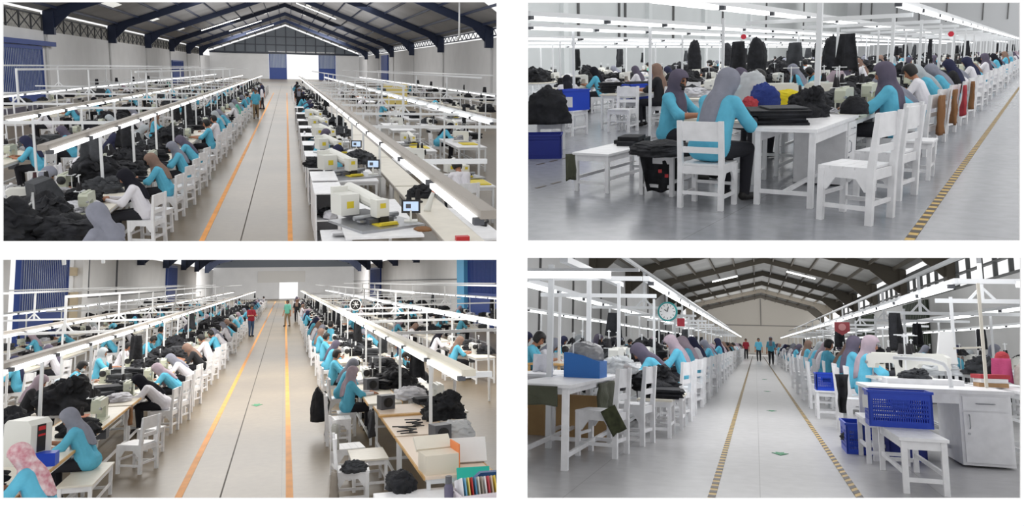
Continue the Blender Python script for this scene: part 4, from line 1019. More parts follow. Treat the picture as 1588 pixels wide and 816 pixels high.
# walkers in the aisle
for i, (x, y, p, sh, hd, rz) in enumerate(((-1.75, 47.5, 'stand', 'teal', 'hair', PI), (-1.95, 52, 'work', 'teal', 'hair', 2), (-1.7, 58, 'stand', 'white', 'navy', 1.5), (-1.9, 63, 'stand', 'black', 'hair', 3), (.75, 52, 'stand', 'black', 'grey', PI), (.8, 61, 'stand', 'black', 'hair', 0), (.9, 74, 'stand', 'black', 'black', 2))):
    person(HA, x, y, rz, p, sh, hd, '%s %s of the aisle, %s' % (nth(i if i < 4 else i - 4), 'left' if i < 4 else 'right', UL), legs=KHAKI if i == 0 else None)
# machine row on the right of the aisle
def cabinet_kind(w, d, h):
    t = .02; m = MB().box(-w / 2, w / 2, d / 2 - t, d / 2, 0, h - t).box(-w / 2, -w / 2 + t, -d / 2, d / 2 - t, 0, h - t).box(w / 2 - t, w / 2, -d / 2, d / 2 - t, 0, h - t)
    return [('carcass', m.mesh('carcass', WHITE), []), ('top', MB().box(-w / 2 - .01, w / 2 + .01, -d / 2 - .01, d / 2, h - t, h).mesh('top', WHITE), [])] + [('shelf', MB().box(-w / 2 + t, w / 2 - t, -d / 2, d / 2 - t, z, z + t).mesh('shelf', WHITE), []) for z in (.04, h * .5)]
CAB = cabinet_kind(.46, 1.3, .95); CABJ = join(CAB, 'open_cabinet')
for i, y in enumerate([13.65, 15.2, 18.0, 20.6, 23.5, 26.5, 30, 34, 39, 45]):
    put(HA, CAB if i < 4 else CABJ, 'open_cabinet', 'white open cabinet beside the aisle, %s from front, %s' % (nth(i), UL), 'cabinet', .64, y, 0, 0, 'white open cabinets', 1, 0, None, 1 if i < 2 else .85)
put(HA, PILES[2], 'garment_pile', 'black cloth flowers on the shelf of the first open cabinet, ' + UL, 'garment pile', .64, 13.3, .52, 0, None, .5)
put(HA, pile_mesh('cloth_roll', 41, CLOTHW, .12, .16, .12, .15), 'cloth_roll', 'pale cloth roll on the shelf of the first open cabinet, ' + UL, 'cloth roll', .66, 13.12, .52)
put(HA, PILES[5], 'garment_pile', 'black cloth pile on the third open cabinet, ' + UL, 'garment pile', .62, 17.7, .82, 0, None, .75)
put(HA, MB().box(-.17, .17, -.5, .5, 0, .03).box(-.17, .17, -.5, -.48, 0, .06).mesh('white_tray', WHITE), 'white_tray', 'white tray leaning at the foot of the near pattern machine, ' + UL, 'tray', .74, 11.3, .62, 0, None, 1, -.15)
put(HA, MB().box(-.2, .2, -.5, .5, 0, .04).mesh('shelf_board', WHITE), 'shelf_board', 'low white shelf board at the bottom edge, ' + UL, 'shelf board', .62, 10.9, .62)
for i, (x, y, s) in enumerate(((1.22, 11.05, 1.0), (1.22, 16.2, 1.0), (1.25, 20.6, .9), (1.3, 24.6, .9), (1.3, 29, .9), (1.3, 34, .9))):
    w = '%s pattern machine from front, %s' % (nth(i), UL)
    put(HA, PM if i < 3 else PMJ, 'pattern_sewing_machine', 'large white cylinder-arm sewing machine, ' + w, 'sewing machine', x - .05, y, .8, .42, 'pattern sewing machines', s)
    if i: put(HA, table(1.0, 1.8, WHITE, None, .8)[0 if i < 3 else 1], 'machine_table', 'white table under the ' + w, 'table', x, y + .1, 0, 0, 'machine tables')
    else: put(HA, MB().box(-.52, .52, -.9, 2.1, .77, .8).box(-.45, -.4, 1.95, 2.0, 0.02, .77).box(.4, .45, 1.95, 2.0, 0.02, .77).mesh('machine_table', WHITE), 'machine_table', 'white table under the ' + w, 'table', x, y, 0, 0, 'machine tables')
    if i < 3: put(HA, SCR, 'control_screen', 'lit touch screen beside the ' + w, 'control screen', x + .46, y - .1, .83, -.15, 'control screens', .8)
for i, (y0, y1) in enumerate(((9.7, 14.9), (15.0, 20.0), (20.1, 27.0), (27.1, 40))):
    m = MB().box(-.27, .27, y0 - y1, 0, .72, .75)
    for yy in ((-.1,) if i == 0 else (-.1, y0 - y1 + .1)): m.box(-.25, -.2, yy - .03, yy + .03, 0, .72).box(.2, .25, yy - .03, yy + .03, 0, .72)
    m.box(-.29, -.27, y0 - y1, 0, .71, .76, 1)
    put(HA, m.mesh('long_table', [CREAM, RAIL]), 'long_table', 'long narrow cream table behind the pattern machines, %s section, %s' % (nth(i), UL), 'table', 2.24, y1)
put(HA, PILES[4], 'garment_pile', 'black cloth scraps on the long cream table, ' + UL, 'garment pile', 2.3, 13.7, .75, 1, None, .75)
put(HA, [('bottle', MB().tube([(0, 0, 0), (0, 0, .02), (.06, .02, .2), (.1, .03, .3)], [.06, .06, .04, .03], 10).mesh('bottle', MACHW, True), []), ('nozzle', MB().tube([(.1, .03, .3), (.17, .05, .4)], [.035, .03], 8).mesh('nozzle', mat('orange_plastic', S(240, 110, 60), .4), True), [])], 'glue_bottle', 'white bottle with orange nozzle on the long cream table, ' + UL, 'bottle', 2.14, 12.2, .75)
put(HA, pile_mesh('leather_patch', 51, CLOTHB, .1, .13, .03, .1), 'leather_patch', 'brown oval leather patch beside the near machine, ' + UL, 'patch', 1.78, 10.5, .8, 0, None, 1.2)
for i, (x, y) in enumerate(((1.86, 13.0), (2.02, 13.05), (1.72, 18.2), (1.85, 18.2))): put(HA, MB().tube([(0, 0, 0), (0, 0, .02), (0, 0, .03), (0, 0, .22)], [.09, .09, .05, .03], 12).mesh('thread_cone', THREADK, True), 'thread_cone', 'black thread cone, %s of four on the long cream table, %s' % (nth(i), UL), 'thread cone', x + .1, y, .75, 0, 'black thread cones')
put(HA, MB().tube([(.0, 0, .0), (.12, .1, .02), (.14, .3, .1), (.02, .42, .16), (-.12, .3, .1), (-.1, .08, .02), (.05, -.1, .01)], .022, 8).mesh('cable_coil', BLACKP, True), 'cable_coil', 'black cable coil on the white table at the right edge, ' + UL, 'cable', 2.72, 10.9, .76)
put(HA, MB().box(-.22, .12, -1.2, 1.2, .72, .75).mesh('worktop', WHITE), 'worktop', 'white worktop carrying the cable coil at the right edge, ' + UL, 'worktop', 2.72, 11.2)
put(HA, MB().box(-.09, .09, -.05, .05, 0, .06).mesh('red_clip', REDP), 'red_clip', 'small red clip at the near end of the long cream table, ' + UL, 'clip', 2.22, 9.95, .75)
person(HA, 3.25, 14.6, .25, 'lean', 'white', 'hair', 'seen from behind at a yellow template, ' + UL, sleeve='skin')
put(HA, CHAIR, 'chair', 'white chair of the worker at the yellow template, ' + UL, 'chair', 3.25, 14.55, 0, .25)
for i, (x, y, l, w_) in enumerate(((3.55, 15.7, 2.0, .8), (2.95, 18.6, 2.4, .8), (3.6, 23, 3, .9), (5.3, 24, 3, .9), (6.2, 29, 3, 1), (4.2, 31, 4, .9), (7.6, 36, 4, 1.2), (5.6, 40, 4, 1), (8.4, 45, 4, 1.2))):
    if not shown(HA, x, y): continue
    w = '%s from the front beyond the cream tables, %s' % (nth(i), UL)
    put(HA, table(w_, l, WHITE)[1 if i > 2 else 0], 'work_table', 'white machine table, ' + w, 'table', x, y, 0, 0, 'white machine tables')
    put(HA, MWJ if i % 2 else PMJ, 'sewing_machine', 'white machine on a white table, ' + w, 'sewing machine', x, y + .2, .78, R.uniform(-.3, .3), 'white sewing machines', 1 if i % 2 else .7)
    if i in (0, 2, 3): put(HA, MB().box(-.25, .25, -.35, .35, 0, .015).box(-.2, .2, -.3, .3, .015, .02).mesh('yellow_template', YELLOW), 'yellow_template', 'flat yellow sewing template, ' + w, 'template', x + .1, y - .5, .755)
row(HA, 'right machine row', 1.45, -1, [18.9, 22.6, 26.8, 31.5, 37] + steps(42, 95, 4, 1.05), 2.2, spec={0: ('bent', 'teal', 'navy'), 1: ('lean', 'teal', 'purple-grey'), 2: ('bent', 'teal', 'grey')}, near=0, tables=False, mach=(MW, MWJ), pp=.6, cp=.3, gp=.5)
row(HA, 'second right row', 5.6, -1, steps(21, 90, 5, 1.06), 3.4, near=0, mach=(MW, MWJ), pp=.35, cp=.8, gp=.8, top=WHITE)
row(HA, 'third right row', 10.4, -1, steps(38, 95, 5, 1.06), 4.0, near=0, mach=(MW, MWJ), pp=.4, cp=.8, gp=.95, big=.5, hp=.5)
row(HA, 'right wall row', 14.6, -1, steps(52, 100, 7, 1.06), 5, near=0, mach=(MW, MWJ), pp=.3, gp=.95, big=.8, hp=.6)
put(HA, MB().box(-.9, .9, -.1, .1, 0, 1.7).mesh('yellow_board', mat('pale_yellow_board', S(214, 196, 120), .7)), 'yellow_board', 'pale yellow board between hanging garments, ' + UL, 'board', 8.0, 60, 0.2)
# ================================================================== lower-left hall
ysC = [17.6, 19.9, 22.4, 25, 28, 31] + steps(34, 100, 2.8, 1.03)
row(HC, 'left aisle row', -3.05, 1, ysC, 2.5, spec={0: ('deep', 'white', 'black', 'white'), 1: ('deep', 'teal', 'mauve'), 2: ('deep', 'white', 'grey'), 3: ('bent', 'black', 'brown'), 4: ('lean', 'white', 'hair'), 5: ('lean', 'teal', 'hair')}, near=6, gp=.95, big=.35, hp=.15, edge=WOOD, stoolp=.1)
for i, y in enumerate([14.15, 15.5, 18.8, 21.2, 23.7, 26.5, 29.5, 32.5, 36]):
    k = i in (1, 4, 7)
    put(HC, STOOL if k else CHAIR, 'stool' if k else 'chair', ('spare white stool, ' if k else 'front empty white chair angled to the aisle, ' if i == 0 else 'spare white chair, ') + '%s along the left aisle row, %s' % (nth(i), LL), 'stool' if k else 'chair', -2.26, y, 0, PI / 2 - (.45 if i == 0 else .3), 'white stools' if k else 'white wooden chairs', 1.0)
row(HC, 'inner left row', -3.95, -1, [17.2, 20.3, 23.3, 26.2, 30] + steps(34, 95, 5, 1.05), 2.8, spec={1: ('lean', 'teal', 'hair', 'skin', 'white'), 2: ('up', 'teal', 'silver'), 3: ('lean', 'white', 'hair')}, near=2, gp=.95, big=.6, hp=.1, off=.5)
row(HC, 'second left row', -6.9, 1, [22, 25.4, 29] + steps(33, 95, 4, 1.05), 3.2, near=0, gp=.95, hp=.2)
row(HC, 'third left row', -9.4, 1, steps(33, 95, 4.5, 1.05), 3.8, near=0, gp=.9, big=.4)
row(HC, 'left wall row', -11.6, 1, steps(50, 100, 6, 1.05), 4.6, near=0, gp=.9, big=.6, pp=.3, hp=.4)
for i, (x, y, l) in enumerate(((-3.15, 11.0, 2.9), (-3.15, 14.4, 3.6))):
    put(HC, table(.8, l, CREAM, WOOD)[0], 'work_table', '%s cream table with wooden edge at the near end of the aisle row, %s' % (nth(i), LL), 'table', x, y)
person(HC, -2.62, 12.4, PI * .46, 'lean', 'teal', 'grey', 'on the bench beside the white box machine, ' + LL, sleeve='skin')
person(HC, -2.5, 9.85, PI * .45, 'lean', 'teal', 'pink patterned', 'in the bottom left corner, ' + LL, long=True, sleeve='skin')
BENCH = stool_kind(.4, 1.3, .45, CREAM)
put(HC, BENCH, 'bench', 'cream topped bench under the grey-hijab worker, ' + LL, 'bench', -2.55, 12.1)
put(HC, STOOL, 'stool', 'stool under the pink-patterned-hijab worker, ' + LL, 'stool', -2.48, 9.85)
bx = MB().prism([(-.17, 0), (.17, 0), (.17, .42), (.12, .47), (-.13, .47), (-.17, .43)], 'y', -.14, .14)
put(HC, [('housing', bx.mesh('housing', MACHW), []), ('control_strip', MB().box(.171, .176, -.06, .05, .14, .42).mesh('control_strip', BLACKP), []), ('button', MB().box(.176, .18, -.05, .04, .36, .4).box(.176, .18, -.05, .04, .3, .32).mesh('button', REDP), [])], 'box_machine', 'white box machine with dark control strip on the near table, ' + LL, 'machine', -3.12, 11.5, .75, -.5, None, 1.2)
put(HC, MB().box(-.12, .12, -.1, .1, 0, .16).mesh('blue_box', CRATEB), 'blue_box', 'small blue box between the two near workers, ' + LL, 'box', -2.86, 11.35, .75)
put(HC, MA, 'sewing_machine', 'pale sewing machine at the near wooden-edged table, ' + LL, 'sewing machine', -2.95, 14.7, .75, PI / 2, None, 1.15)
put(HC, BIGPILE[0], 'garment_heap', 'tallest black garment heap behind the grey-hijab worker, ' + LL, 'garment heap', -3.75, 16.0, .75, 1, None, .95, 0, None, 1.1)
put(HC, BIGPILE[1], 'garment_heap', 'black garment heap at the left edge, ' + LL, 'garment heap', -3.85, 13.2, .75, 2, None, .8)
put(HC, PILES[1], 'garment_pile', 'black garments in front of the pale sewing machine, ' + LL, 'garment pile', -2.95, 13.4, .75, .5, None, .9)
put(HC, PILES[4], 'garment_pile', 'black garment pieces at the bottom left edge, ' + LL, 'garment pile', -3.3, 10.1, .75, 1.5, None, 1.1)
put(HC, PILES[2], 'garment_pile', 'flat black garments on the table beside the white machine, ' + LL, 'garment pile', -3.45, 10.9, .75, 2.5, None, .6)
put(HC, STACKS[1], 'garment_stack', 'black stack along the row behind the near sewing machine, ' + LL, 'garment stack', -3.4, 17.6, .75, .4, None, 1.2)
for i, (x, y) in enumerate(((-3.3, 15.1), (-3.25, 16.4))): put(HC, [('base', MB().box(-.09, .09, -.16, .16, 0, .02).mesh('base', mat('orange_base', S(206, 132, 104), .6)), []), ('cone', MB().tube([(0, 0, .02), (0, 0, .16)], [.035, .02], 10).mesh('cone', THREADK), [])], 'spool_holder', ('nearer', 'farther')[i] + ' dark spool on an orange base beside the sewing machine, ' + LL, 'spool holder', x, y, .77)
put(HC, cloth_mesh('brown_cloth', .3, .32, CLOTHB, 3), 'brown_cloth', 'brown cloth hanging from the wooden table edge, ' + LL, 'cloth', -2.7, 16.1, .75, PI / 2)
# walkers
person(HC, -1.8, 46.5, -2.6, 'work', 'red', 'hair', 'standing at the orange line, ' + LL, legs=JEANS, sc=1.05, sleeve='skin', lab='standing person in red shirt and blue jeans at the orange line, ' + LL)
person(HC, .2, 56, PI * .8, 'stand', 'pale green', 'hair', '', legs=KHAKI, sc=1.05, lab='standing person in pale green shirt and khaki trousers in the aisle, ' + LL)
person(HC, .9, 62, PI, 'stand', 'black', 'brown', 'standing right of the far aisle, ' + LL, lab='standing person in black with brown hijab far down the aisle, ' + LL)
# right aisle row
ysR = [15.9, 17.9, 20.2, 23.6, 26.3, 29.5] + steps(32.5, 100, 2.8, 1.03)
row(HC, 'right aisle row', 1.82, -1, ysR, 2.3, spec={0: ('up', 'teal', 'mauve', 'white'), 1: ('lean', 'teal', 'grey', 'white', 'black'), 2: ('up', 'teal', 'hair'), 3: ('lean', 'teal', 'purple-grey'), 4: ('up', 'teal', 'hair'), 5: ('up', 'teal', 'brown')}, near=5, mach=(MW, MWJ), edge=WOOD, gp=.7, stoolp=.1, off=.3)
person(HC, 1.75, 31.5, -1.2, 'stand', 'teal', 'hair', 'behind the right aisle row, ' + LL, z=-.25)
row(HC, 'inner right row', 2.75, 1, [14.6, 17.4, 20, 23, 27] + steps(31, 90, 5, 1.05), 2.6, spec={0: None, 2: ('bent', 'black', 'hair')}, near=2, mach=(MW, MWJ), gp=1, big=.5, pp=.3, hp=.1)
row(HC, 'second right row', 5.6, -1, steps(20.5, 90, 3.0, 1.05), 2.8, spec={0: ('lean', 'white', 'grey'), 1: ('lean', 'teal', 'brown'), 2: ('lean', 'white', 'black')}, near=1, mach=(MW, MWJ), gp=.7, pp=.7, cp=1)
row(HC, 'third right row', 8.6, -1, steps(32, 95, 4.5, 1.05), 3.8, near=0, mach=(MW, MWJ), gp=.8, big=.3, hp=.3)
row(HC, 'right wall row', 11.4, -1, steps(44, 95, 6, 1.05), 4.8, near=0, mach=(MW, MWJ), gp=.9, big=.7, pp=.3, hp=.4)
for i, (x, y, l) in enumerate(((1.98, 13.05, 2.9), (1.98, 10.3, 2.4))):
    put(HC, table(.8, l, mat('pale_beige_top', S(232, 214, 196), .5), WOOD)[0], 'work_table', '%s pale table with wooden edge at the near right, %s' % (('farther', 'nearer')[i], LL), 'table', x, y)
put(HC, MB().box(-.42, .42, -.06, .06, 0, .03).mesh('wooden_strip', WOOD), 'wooden_strip', 'wooden strip across the near right table, ' + LL, 'strip', 1.95, 13.3, .75)
for i, y in enumerate((15.2, 12.6, 11.1)):
    put(HC, CHAIR, 'chair', 'empty white chair, %s of three with backs to the aisle, near right, %s' % (('farthest', 'middle', 'nearest')[i], LL), 'chair', (1.0, .98, .92)[i], y, 0, -PI / 2 + (.0, .1, -.05)[i], None, 1.03)
put(HC, stool_kind(.5, .75, .45, CREAM), 'bench', 'cream bench between the near right chairs, ' + LL, 'bench', 1.22, 12.0, 0, 0)
bp = pile_mesh('backpack', 61, CLOTHK, .2, .13, .55, .1)
put(HC, [('bag', bp, []), ('strap', MB().tube([(.05, -.12, .5), (.08, -.2, .3), (.06, -.16, .02), (.05, -.12, -.3)], .016, 6).tube([(-.08, -.1, .48), (-.1, -.17, .2), (-.09, -.12, -.25)], .016, 6).mesh('strap', BLACKP), [])], 'backpack', 'black backpack hanging on a chair back beside the aisle, ' + LL, 'backpack', .66, 16.0, .3, PI / 2, None, 1.1)
put(HC, PILES[3], 'garment_pile', 'dark grey cloth on the near right chair seat, ' + LL, 'garment pile', .92, 10.95, .46, 0, None, .5)
put(HC, cloth_mesh('cloth_bag', .22, .4, mat('taupe_cloth', S(150, 142, 132), .9), 2, .04, .05, 10, 8, .3), 'cloth_bag', 'taupe cloth bag hanging at the near chair back, ' + LL, 'bag', .66, 10.75, .52, PI / 2)
put(HC, cloth_mesh('cloth_bag', .2, .36, mat('taupe_cloth_light', S(176, 176, 170), .9), 4, .04, .05, 10, 8, .3), 'cloth_bag', 'pale grey cloth bag on the middle chair back, ' + LL, 'bag', .76, 12.2, .86, PI / 2)
put(HC, cloth_mesh('draped_bag', .34, .42, CLOTHG, 5, .06, .03), 'draped_bag', 'grey plastic bag hanging from the table edge behind the mauve-hijab worker, ' + LL, 'bag', 1.48, 13.9, .76, PI / 2)
put(HC, PILES[0], 'garment_pile', 'black cloth heap on the floor under the near right chair, ' + LL, 'garment pile', 1.0, 10.2, .02, 0, None, .7)
def motor_box(): return [('housing', MB().box(-.13, .13, -.1, .1, 0, .24).mesh('housing', GREYP), []), ('speaker_ring', MB().tube([(0, -.1, .12), (0, -.115, .12)], .085, 16).tube([(0, -.115, .12), (0, -.125, .12)], .05, 14).mesh('speaker_ring', BLACKP), [])]
for i, (x, y) in enumerate(((1.75, 14.1), (2.12, 11.0), (1.95, 18.9), (1.75, 16.6))): put(HC, motor_box(), 'motor_box', 'dark grey motor box with round black face, %s on the right tables, %s' % (('second', 'nearest', 'fourth', 'third')[i], LL), 'motor box', x, y, .75, .3)
put(HC, BIGPILE[1], 'garment_heap', 'crumpled black bag on the near right table, ' + LL, 'garment heap', 2.55, 12.9, .75, 1, None, .7)
put(HC, pile_mesh('white_bundle', 71, CLOTHW, .3, .36, .2, .2), 'white_bundle', 'white cloth bundle behind the round-faced motor box, ' + LL, 'bundle', 2.35, 15.2, .75)
put(HC, pile_mesh('clear_bag', 72, PLASTIC, .26, .26, .22, .2), 'clear_bag', 'cloudy plastic bag beside the nearest motor box, ' + LL, 'bag', 2.42, 11.3, .75)
put(HC, [('box', MB().box(-.2, .2, -.17, .17, 0, .22).mesh('box', mat('cream_card', S(228, 220, 204), .7)), []), ('lid', MB().box(-.22, .22, -.02, .02, 0, .2, 0, Matrix.Translation((0, .17, .22)) @ Matrix.Rotation(-.9, 4, 'X')).mesh('lid', CREAM), []), ('side_flap', MB().box(.2, .215, -.17, .17, .05, .32).mesh('side_flap', mat('orange_card', S(236, 140, 80), .6)), [])], 'card_box', 'open cream box with orange flap at the near right, ' + LL, 'box', 1.78, 9.35, .75, .1)
put(HC, pile_mesh('black_cloth', 74, CLOTHK, .16, .24, .2, .16), 'black_cloth', 'folded black cloth on a chair in front of the cream box, ' + LL, 'cloth', 1.32, 9.3, .6, .3)
put(HC, [('worktop', MB().box(-.75, .6, -.5, .5, .56, .6).mesh('worktop', WHITE), []), ('leg', MB().box(-.74, -.68, -.5, -.44, 0, .56).mesh('leg', WHITE), []), ('leg', MB().box(-.74, -.68, .44, .5, 0, .56).mesh('leg', WHITE), []), ('leg', MB().box(.53, .59, .44, .5, 0, .56).mesh('leg', WHITE), []), ('leg', MB().box(.53, .59, -.5, -.44, 0, .56).mesh('leg', WHITE), [])], 'low_table', 'low white table of boxes and files at the bottom right, ' + LL, 'table', 1.75, 8.7)
put(HC, [('body', MB().tube([(0, 0, 0), (0, 0, .2), (0, 0, .23)], [.045, .045, .03], 14).mesh('body', mat('purple_grey_plastic', S(96, 92, 116), .25)), []), ('cap', MB().tube([(0, 0, .23), (0, 0, .3)], .032, 12).mesh('cap', GREYP), [])], 'water_bottle', 'dark translucent water bottle in front of the files, ' + LL, 'bottle', 1.7, 8.35, .6, 0, None, 1.1)
bs = crate_kind(.5, .34, .16, mat('pale_pink_plastic', S(222, 214, 220), .4), False)
put(HC, bs, 'file_basket', 'low pale basket holding coloured files, ' + LL, 'basket', 2.02, 8.3, .6, .1)
fc = [S(236, 236, 240), S(120, 180, 214), S(236, 214, 120), S(190, 60, 60), S(90, 150, 190), S(230, 226, 214), S(170, 160, 150), S(240, 240, 240), S(200, 80, 90), S(214, 200, 180), S(236, 206, 90)]
for i, c in enumerate(fc): put(HC, MB().box(-.006, .006, -.13, .13, 0, .26).mesh('file', mat('file_colour_%d' % i, c, .7)), 'file', '%s file from the left in the pale basket, %s' % (nth(i), LL), 'file', 1.82 + i * .036, 8.3, .63, .1, 'coloured files in the basket', 1, -.35)
put(HC, MB().box(-.2, .2, -.03, .03, 0, .26).mesh('white_folder', PAPER), 'white_folder', 'large white folder behind the files, ' + LL, 'folder', 2.2, 9.6, .76, -.1, None, 1.15, -.5)
put(HC, MB().box(-.19, .19, -.02, .02, 0, .2).mesh('teal_folder', mat('turquoise_card', S(20, 186, 166), .5)), 'teal_folder', 'turquoise folder behind the files, ' + LL, 'folder', 2.12, 8.95, .66, -.1, None, 1, -.6)
put(HC, MB().prism([(-.2, 0), (.2, 0), (.2, .22), (.0, .22), (-.2, .06)], 'y', -.04, .04).mesh('blue_folder', mat('deep_blue_card', S(24, 76, 130), .5)), 'blue_folder', 'deep blue folder standing behind the files, ' + LL, 'folder', 2.1, 8.6, .66, 0)
put(HC, [('rim', MB().tube([(0, -.02, 0), (0, .03, 0)], .2, 24).mesh('rim', PAPER), []), ('face', MB().tube([(0, -.03, 0), (0, -.02, 0)], .17, 24).mesh('face', BLACKP), [('hand', MB().beam((0, -.035, 0), (0, -.035, .11), .014).beam((0, -.035, 0), (.08, -.035, .03), .014).mesh('hand', PAPER), []), ('marking', MB().beam((-.12, -.033, 0), (.12, -.033, 0), .012).beam((-.07, -.033, -.1), (.07, -.033, .1), .012).beam((.07, -.033, -.1), (-.07, -.033, .1), .012).mesh('marking', PAPER), [])])], 'wall_clock', 'round black clock hanging from the light rack, ' + LL, 'clock', 2.1, 24.5, 2.28, 0, None, .9)

for i, (x, y) in enumerate(((1.95, 12.4), (1.8, 11.9))):
    r = random.Random(i); pts = [(r.uniform(-.2, .2), -.3 + .06 * k, .015 + .02 * r.random()) for k in range(11)]
    put(HC, MB().tube(pts, .01, 6).mesh('cord_tangle', BLACKP, True), 'cord_tangle', ('farther', 'nearer')[i] + ' tangle of dark cord on the near right table, ' + LL, 'cord', x, y, .752)
def lifted(z, me):
    me.transform(Matrix.Translation((0, 0, z))); return me
# ================================================================== lower-right hall
nt_ = [('left', table_kind(.58, 2.6, .75, WHITE, WHITE, .06)), ('', table_kind(.56, 1.5, .75, WHITE, WHITE, .06))]
put(HD, nt_[1][1], 'work_table', 'white wooden table behind the near left table, ' + LR, 'table', -2.5, 9.75)
put(HD, nt_[0][1], 'work_table', 'white wooden table at the near left carrying the blue box, ' + LR, 'table', -1.9, 8.35)
put(HD, cloth_mesh('olive_cloth', .4, .17, CLOTHO, 2, .015, .03), 'olive_cloth', 'olive cloth pouch draped on the near table front, ' + LR, 'cloth', -1.93, 7.02, .735)
put(HD, cloth_mesh('olive_cloth', .8, .3, CLOTHO, 6, .04, .02), 'olive_cloth', 'dark olive cloth hanging under the near table, ' + LR, 'cloth', -1.62, 8.9, .7, PI / 2)
put(HD, MB().box(-.5, .5, -.02, .02, 0, .5).mesh('cardboard_panel', mat('tan_board', S(196, 160, 112), .7, var=.08)), 'cardboard_panel', 'tan board standing under the near left table, ' + LR, 'board', -2.2, 9.5)
bb = MB().prism([(-.2, 0), (.2, 0), (.2, .18), (.12, .2), (.02, .24), (-.16, .27), (-.2, .27)], 'y', -.22, .22)
dome = lifted(.19, pile_mesh('clear_cover', 81, mat('grey_film', S(150, 150, 152), .2, alpha=.8), .19, .2, .2, .12))
put(HD, [('body', bb.mesh('body', SKYBLUE), []), ('clear_cover', dome, []), ('handle', MB().tube([(-.1, -.2, .25), (-.1, -.2, .36), (-.02, -.18, .42)], .008, 6).mesh('handle', STEEL), [])], 'blue_machine_box', 'blue box with crumpled clear cover on the near table, ' + LR, 'machine box', -1.83, 8.75, .75, 0)
bb2 = put
put(HD, pile_mesh('plastic_bag', 82, PLASTIC, .24, .26, .2, .3), 'plastic_bag', 'crumpled clear plastic bag beside the blue box, ' + LR, 'bag', -1.72, 10.2, .75)
put(HD, MB().box(-.3, .3, -.4, .4, .72, .75).box(-.28, -.24, -.38, -.34, 0, .72).box(.24, .28, -.38, -.34, 0, .72).box(-.28, -.24, .34, .38, 0, .72).box(.24, .28, .34, .38, 0, .72).mesh('work_table', WOOD), 'work_table', 'wooden topped table of the worker at the left edge, ' + LR, 'table', -3.45, 13.4)
person(HD, -3.98, 13.7, -PI / 2 + .1, 'lean', 'teal', 'hair', 'in profile at the left edge, ' + LR, sleeve='skin')
put(HD, STOOL, 'stool', 'stool under the worker at the left edge, ' + LR, 'stool', -3.96, 13.7)
put(HD, cloth_mesh('white_cloth', .25, .22, CLOTHW, 1, .03, .05), 'white_cloth', 'white cloth slung behind the blue box, ' + LR, 'cloth', -2.55, 9.6, .97)
for i, (x, y, rz) in enumerate(((-1.55, 8.25, PI / 2 - .12), (-1.42, 9.35, PI / 2 - .15))):
    put(HD, CHAIR, 'chair', 'white wooden chair %s, ' % ('with olive pouch at its back leg' if i == 0 else 'behind the chair with the olive pouch') + LR, 'chair', x, y, 0, rz)
put(HD, cloth_mesh('olive_pouch', .16, .26, mat('dark_olive_pouch', S(64, 68, 44), .8, var=.35, vscale=14), 1, .004, .02), 'olive_pouch', 'olive pouch hanging tilted from the nearest chair, ' + LR, 'pouch', -1.4, 7.98, .47, .25, None, 1, 0).matrix_world = HD.M @ Matrix.Translation((-1.44, 7.97, .49)) @ Matrix.Rotation(-.5, 4, 'Y') 
put(HD, stool_kind(.4, .5, .46, CREAM), 'stool', 'white stool carrying the black garment sheets, ' + LR, 'stool', -1.22, 10.25)
put(HD, stool_kind(.4, .5, .46, CREAM), 'stool', 'second white stool behind the black garment sheets, ' + LR, 'stool', -1.17, 11.3)
st = stack_mesh('garment_stack', .46, .7, 8, CLOTHK, 4, .014)
put(HD, st, 'garment_stack', 'black garment sheets stacked on the white stool, ' + LR, 'garment stack', -1.15, 10.5, .46, .1)
put(HD, BIGPILE[0], 'garment_heap', 'black garments leaning behind the stacked sheets, ' + LR, 'garment heap', -1.35, 11.1, .5, 1, None, .62)
row(HD, 'left aisle row', -2.0, 1, [12.2, 15.0, 17.4, 19.8, 22.2, 24.8] + steps(27.5, 85, 2.8, 1.03), 2.3, spec={0: ('deep', 'teal', 'purple-grey', 'skin'), 1: ('lean', 'teal', 'mauve', 'skin'), 2: ('lean', 'teal', 'mauve'), 3: ('lean', 'white', 'navy')}, near=3, mach=(MW, MWJ), pp=.95, gp=.5, big=.1, hp=.05, stoolp=0, top=WHITE, off=.42)
for i, y in enumerate([13.4, 16.1, 18.6, 21, 23.4, 26]): put(HD, CHAIR if i < 2 else CHAIRJ, 'chair', 'spare white chair, %s along left aisle row, %s' % (nth(i), LR), 'chair', -1.2, y, 0, PI / 2, 'white wooden chairs')
row(HD, 'second left row', -3.4, -1, [14.8, 17.5, 20.5] + steps(24, 80, 4, 1.05), 2.6, near=1, mach=(MW, MWJ), pp=.8, gp=.5, hp=.15, big=.1)
row(HD, 'third left row', -5.2, -1, steps(19.5, 80, 4, 1.05), 3, near=0, mach=(MW, MWJ), pp=.75, gp=.6, hp=.25)
row(HD, 'left wall row', -7.2, -1, steps(27, 80, 5, 1.05), 3.6, near=0, mach=(MW, MWJ), pp=.6, gp=.6, hp=.3)
for i, (x, y, z) in enumerate(((-1.85, 10.9, .75), (-2.3, 11.2, .75))): put(HD, MW, 'sewing_machine', ('white sewing machine in front of the leaning worker, ', 'white sewing machine behind the blue box, ')[i] + LR, 'sewing machine', x, y, z, PI / 2)
put(HD, table(.8, 2.0, WHITE)[0], 'work_table', 'white machine table behind the blue box table, ' + LR, 'table', -2.0, 10.75)
